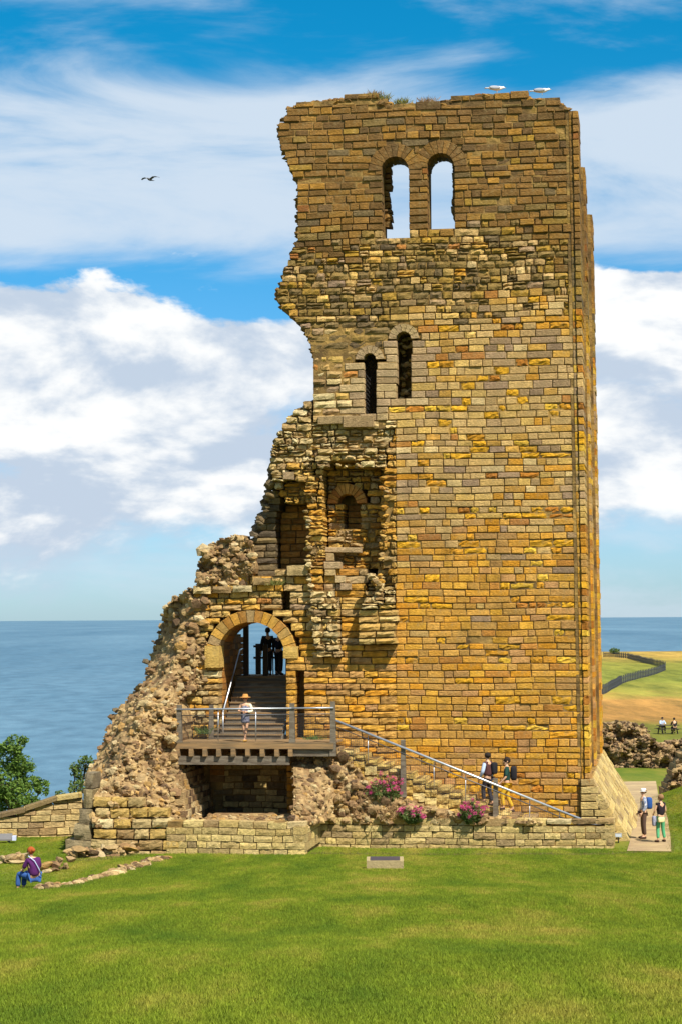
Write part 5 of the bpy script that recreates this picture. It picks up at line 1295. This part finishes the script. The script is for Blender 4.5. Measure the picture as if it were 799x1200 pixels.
GREYD = mat('gull_shade_grey', (.10, .10, .11), .8, .1, 10, 0); GULLW = mat('gull_white', (.82, .82, .80), .7, .05, 10, 0); GREYF = mat('gull_grey', (.32, .34, .38), .7, .08, 10, 0); BEAK = mat('gull_beak', (.7, .45, .08), .5, .05, 10, 0)
def gull(label, P0, yaw, flying, s_=1.0, group='gulls'):
    WHITE = GREYD if flying else GULLW  # flying gull: shade on its white underside painted as dark grey all over
    root = empty('gull', P0, yaw); tag(root, label, 'bird', group)
    b = MB(); b.tube([Vector(p)*s_ for p in ((0, -.30, .02), (0, -.2, .03), (0, -.05, .035), (0, .12, .04), (0, .2, .06), (0, .26, .075), (0, .30, .07))], [x*s_ for x in (.012, .05, .085, .075, .045, .042, .015)], 10); gb = b.build('body', WHITE, root, smooth=True)
    MB().tube([Vector((0, .29, .07))*s_, Vector((0, .355, .06))*s_], [.012*s_, .003*s_], 6).build('beak', BEAK, gb)
    MB().add([Vector(p)*s_ for p in ((-.03, -.26, .03), (.03, -.26, .03), (.08, -.42, .02), (-.08, -.42, .02), (-.03, -.26, .045), (.03, -.26, .045), (.08, -.42, .03), (-.08, -.42, .03))], [(0, 1, 2, 3), (7, 6, 5, 4), (0, 4, 5, 1), (1, 5, 6, 2), (2, 6, 7, 3), (3, 7, 4, 0)]).build('tail', WHITE, root)
    for sd in (-1, 1):
        w = MB()
        if flying: sec = [(.05, .10, -.12, .07), (.30, .14, -.10, .17), (.52, .10, -.10, .16), (.70, -.02, -.12, .10)]
        else: sec = None
        if flying:
            vs = []
            for (x, yf, yb, z) in sec: vs += [Vector((sd*x, yf, z))*s_, Vector((sd*x, yb, z-.01))*s_, Vector((sd*x, yb, z+.004))*s_, Vector((sd*x, yf, z+.018))*s_]
            fs = [(4*i+j, 4*i+(j+1) % 4, 4*i+4+(j+1) % 4, 4*i+4+j) for i in range(3) for j in range(4)]+[(0, 1, 2, 3), (12, 13, 14, 15)]
            w.add(vs, fs)
        else: w.ell(Vector((sd*.075, -.08, .05))*s_, (.022*s_, .21*s_, .065*s_), 8, 6)
        w.build('wing', GREYD if flying else GREYF, root, smooth=not flying)
        if not flying: MB().tube([Vector((sd*.03, .02, -.12))*s_, Vector((sd*.03, .02, -.03))*s_], .006, 5).build('leg', BEAK, root)
P0 = at(176, 211, 62); gull('gull gliding in the sky left of the tower, its shade painted dark grey', P0, 2.6, True, 1.0)
P0 = T.W(c3(581, 104, .5)); gull('gull crouching on the tower top at the left of two', P0+Vector((0, 0, -.02)), -1.4, False, 1.0)
P0 = T.W(c3(634, 109, .5)); gull('gull standing on the tower top at the right of two', P0+Vector((0, 0, .05)), -1.7, False, 1.0)

# ------------------------------------------------------------------ mown grass
def grass():
    vs = []; fs = []; dn = []; ys = [-60+i*.75 for i in range(int(92/.75))]; NXg = 60
    for y in ys:
        half = .175*(y+73.5)+4.5
        for i in range(NXg+1):
            x = -half+2*half*i/NXg; vs.append((x, y, ground_z(x, y)))
            q = Vector((x, y, 0))-T.O; uu, vv_ = q.dot(T.u), q.dot(T.v); d = y+73.5
            k = 1.0
            left = T.L(90, 980, -5.8)[0]
            if left-.3 < uu < 2.2 and vv_ > (-5.9 if uu < T.L(358, 985, LV)[0] else -2.6): k = 0
            if inpoly(PATHPOLY, x, y): k = 0
            if vv_ > -6 and uu <= left-.3 and y > PY+.5: k = 0
            if uu > 2 and y > 30: k = 0
            dn.append(k*min(1.0, max(.22, (26/d)**1.3)))
    for j in range(len(ys)-1):
        for i in range(NXg): a = j*(NXg+1)+i; fs.append((a, a+1, a+NXg+2, a+NXg+1))
    o = mesh_obj('grass', vs, fs, LAWN); me = o.data
    at_ = me.attributes.new('dens', 'FLOAT', 'POINT'); at_.data.foreach_set('value', dn)
    gm = bpy.data.materials.new('grass_blades'); gm.use_nodes = True; t = gm.node_tree; n = t.nodes; l = t.links; b = n['Principled BSDF']; b.inputs['Roughness'].default_value = .7; b.inputs['Specular IOR Level'].default_value = .15
    oi = n.new('ShaderNodeNewGeometry'); no = n.new('ShaderNodeTexNoise'); gm_ = n.new('ShaderNodeMapping'); gm_.inputs['Scale'].default_value = (1, .22, 1); l.new(oi.outputs['Position'], gm_.inputs[0]); l.new(gm_.outputs[0], no.inputs['Vector']); no.inputs['Scale'].default_value = .6; no.inputs['Detail'].default_value = 7; no.inputs['Roughness'].default_value = .65
    r = n.new('ShaderNodeValToRGB'); l.new(no.outputs[0], r.inputs[0]); e = r.color_ramp.elements; e[0].position = .32; e[0].color = (.12, .20, .016, 1); e[1].position = .72; e[1].color = (.46, .37, .07, 1); k = e.new(.51); k.color = (.235, .295, .022, 1)
    rp = n.new('ShaderNodeMapRange'); oi2 = n.new('ShaderNodeObjectInfo'); l.new(oi2.outputs['Random'], rp.inputs[0]); rp.inputs[3].default_value = .65; rp.inputs[4].default_value = 1.4
    mx = n.new('ShaderNodeMix'); mx.data_type = 'RGBA'; mx.blend_type = 'MULTIPLY'; mx.inputs[0].default_value = 1; l.new(r.outputs[0], mx.inputs[6]); l.new(rp.outputs[0], mx.inputs[7]); l.new(mx.outputs[2], b.inputs['Base Color'])
    tr = n.new('ShaderNodeBsdfTranslucent'); l.new(mx.outputs[2], tr.inputs[0]); ms = n.new('ShaderNodeMixShader'); ms.inputs[0].default_value = .4; l.new(b.outputs[0], ms.inputs[1]); l.new(tr.outputs[0], ms.inputs[2]); l.new(ms.outputs[0], n['Material Output'].inputs[0])
    ng = bpy.data.node_groups.new('grass_scatter', 'GeometryNodeTree'); ng.interface.new_socket('Geometry', in_out='INPUT', socket_type='NodeSocketGeometry'); ng.interface.new_socket('Geometry', in_out='OUTPUT', socket_type='NodeSocketGeometry')
    gi = ng.nodes.new('NodeGroupInput'); go = ng.nodes.new('NodeGroupOutput'); gl_ = ng.links
    na = ng.nodes.new('GeometryNodeInputNamedAttribute'); na.data_type = 'FLOAT'; na.inputs['Name'].default_value = 'dens'
    mu = ng.nodes.new('ShaderNodeMath'); mu.operation = 'MULTIPLY'; mu.inputs[1].default_value = 620; gl_.new(na.outputs[0], mu.inputs[0])
    dp = ng.nodes.new('GeometryNodeDistributePointsOnFaces'); gl_.new(gi.outputs[0], dp.inputs['Mesh']); gl_.new(mu.outputs[0], dp.inputs['Density'])
    jn = ng.nodes.new('GeometryNodeJoinGeometry')
    for k in range(6):
        cn = ng.nodes.new('GeometryNodeMeshCone'); cn.inputs['Vertices'].default_value = 3; cn.inputs['Radius Top'].default_value = 0; cn.inputs['Radius Bottom'].default_value = .0065; cn.inputs['Depth'].default_value = .06; cn.fill_type = 'NONE'
        tr_ = ng.nodes.new('GeometryNodeTransform'); gl_.new(cn.outputs[0], tr_.inputs[0]); a = k*1.05
        tr_.inputs['Translation'].default_value = (.018*math.cos(a), .018*math.sin(a), -.012); tr_.inputs['Rotation'].default_value = (R.uniform(-.8, .8), R.uniform(-.8, .8), a); gl_.new(tr_.outputs[0], jn.inputs[0])
    sm = ng.nodes.new('GeometryNodeSetMaterial'); sm.inputs['Material'].default_value = gm; gl_.new(jn.outputs[0], sm.inputs[0])
    ip_ = ng.nodes.new('GeometryNodeInstanceOnPoints'); gl_.new(dp.outputs['Points'], ip_.inputs['Points']); gl_.new(sm.outputs[0], ip_.inputs['Instance'])
    rv = ng.nodes.new('FunctionNodeRandomValue'); rv.data_type = 'FLOAT_VECTOR'; rv.inputs[0].default_value = (-.2, -.2, 0); rv.inputs[1].default_value = (.2, .2, 6.28); gl_.new(rv.outputs[0], ip_.inputs['Rotation'])
    rs = ng.nodes.new('FunctionNodeRandomValue'); rs.data_type = 'FLOAT'; rs.inputs[2].default_value = .55; rs.inputs[3].default_value = 1.25; gl_.new(rs.outputs[1], ip_.inputs['Scale'])
    gl_.new(ip_.outputs[0], go.inputs[0])
    md = o.modifiers.new('scatter', 'NODES'); md.node_group = ng
    tag(o, 'short mown grass covering the lawn', 'grass', kind='stuff')
grass()
# longer unmown grass along the foot of the walls
vb = MB()
def verge(pts, n, h):
    for a, b in zip(pts, pts[1:]):
        ga, gb_ = ground_hit(*a), ground_hit(*b)
        for k in range(n):
            p = ga.lerp(gb_, R.random())+Vector((R.gauss(0, .06), R.gauss(0, .10), 0)); p.z = ground_z(p.x, p.y)-.01
            blades(vb, p, 3, h*R.uniform(.5, 1.3), .03, .007, .35)
verge([(366, 1001), (450, 1002), (560, 1002), (640, 1002), (719, 1002)], 260, .13)
verge([(100, 999), (160, 999), (230, 999), (300, 999), (358, 1000)], 260, .13)
verge([(719, 1001), (745, 1000), (786, 1000)], 160, .09); verge([(786, 999), (785, 980), (780, 955), (774, 938)], 160, .10)
verge([(46, 1044), (90, 1038), (140, 1024), (190, 1008)], 120, .10); verge([(78, 1009), (120, 1008), (170, 1002)], 140, .13); verge([(0, 970), (40, 968), (80, 968)], 200, .2)
tag(vb.build('long_grass', TUFT), 'longer grass along the foot of the walls', 'grass', kind='stuff')
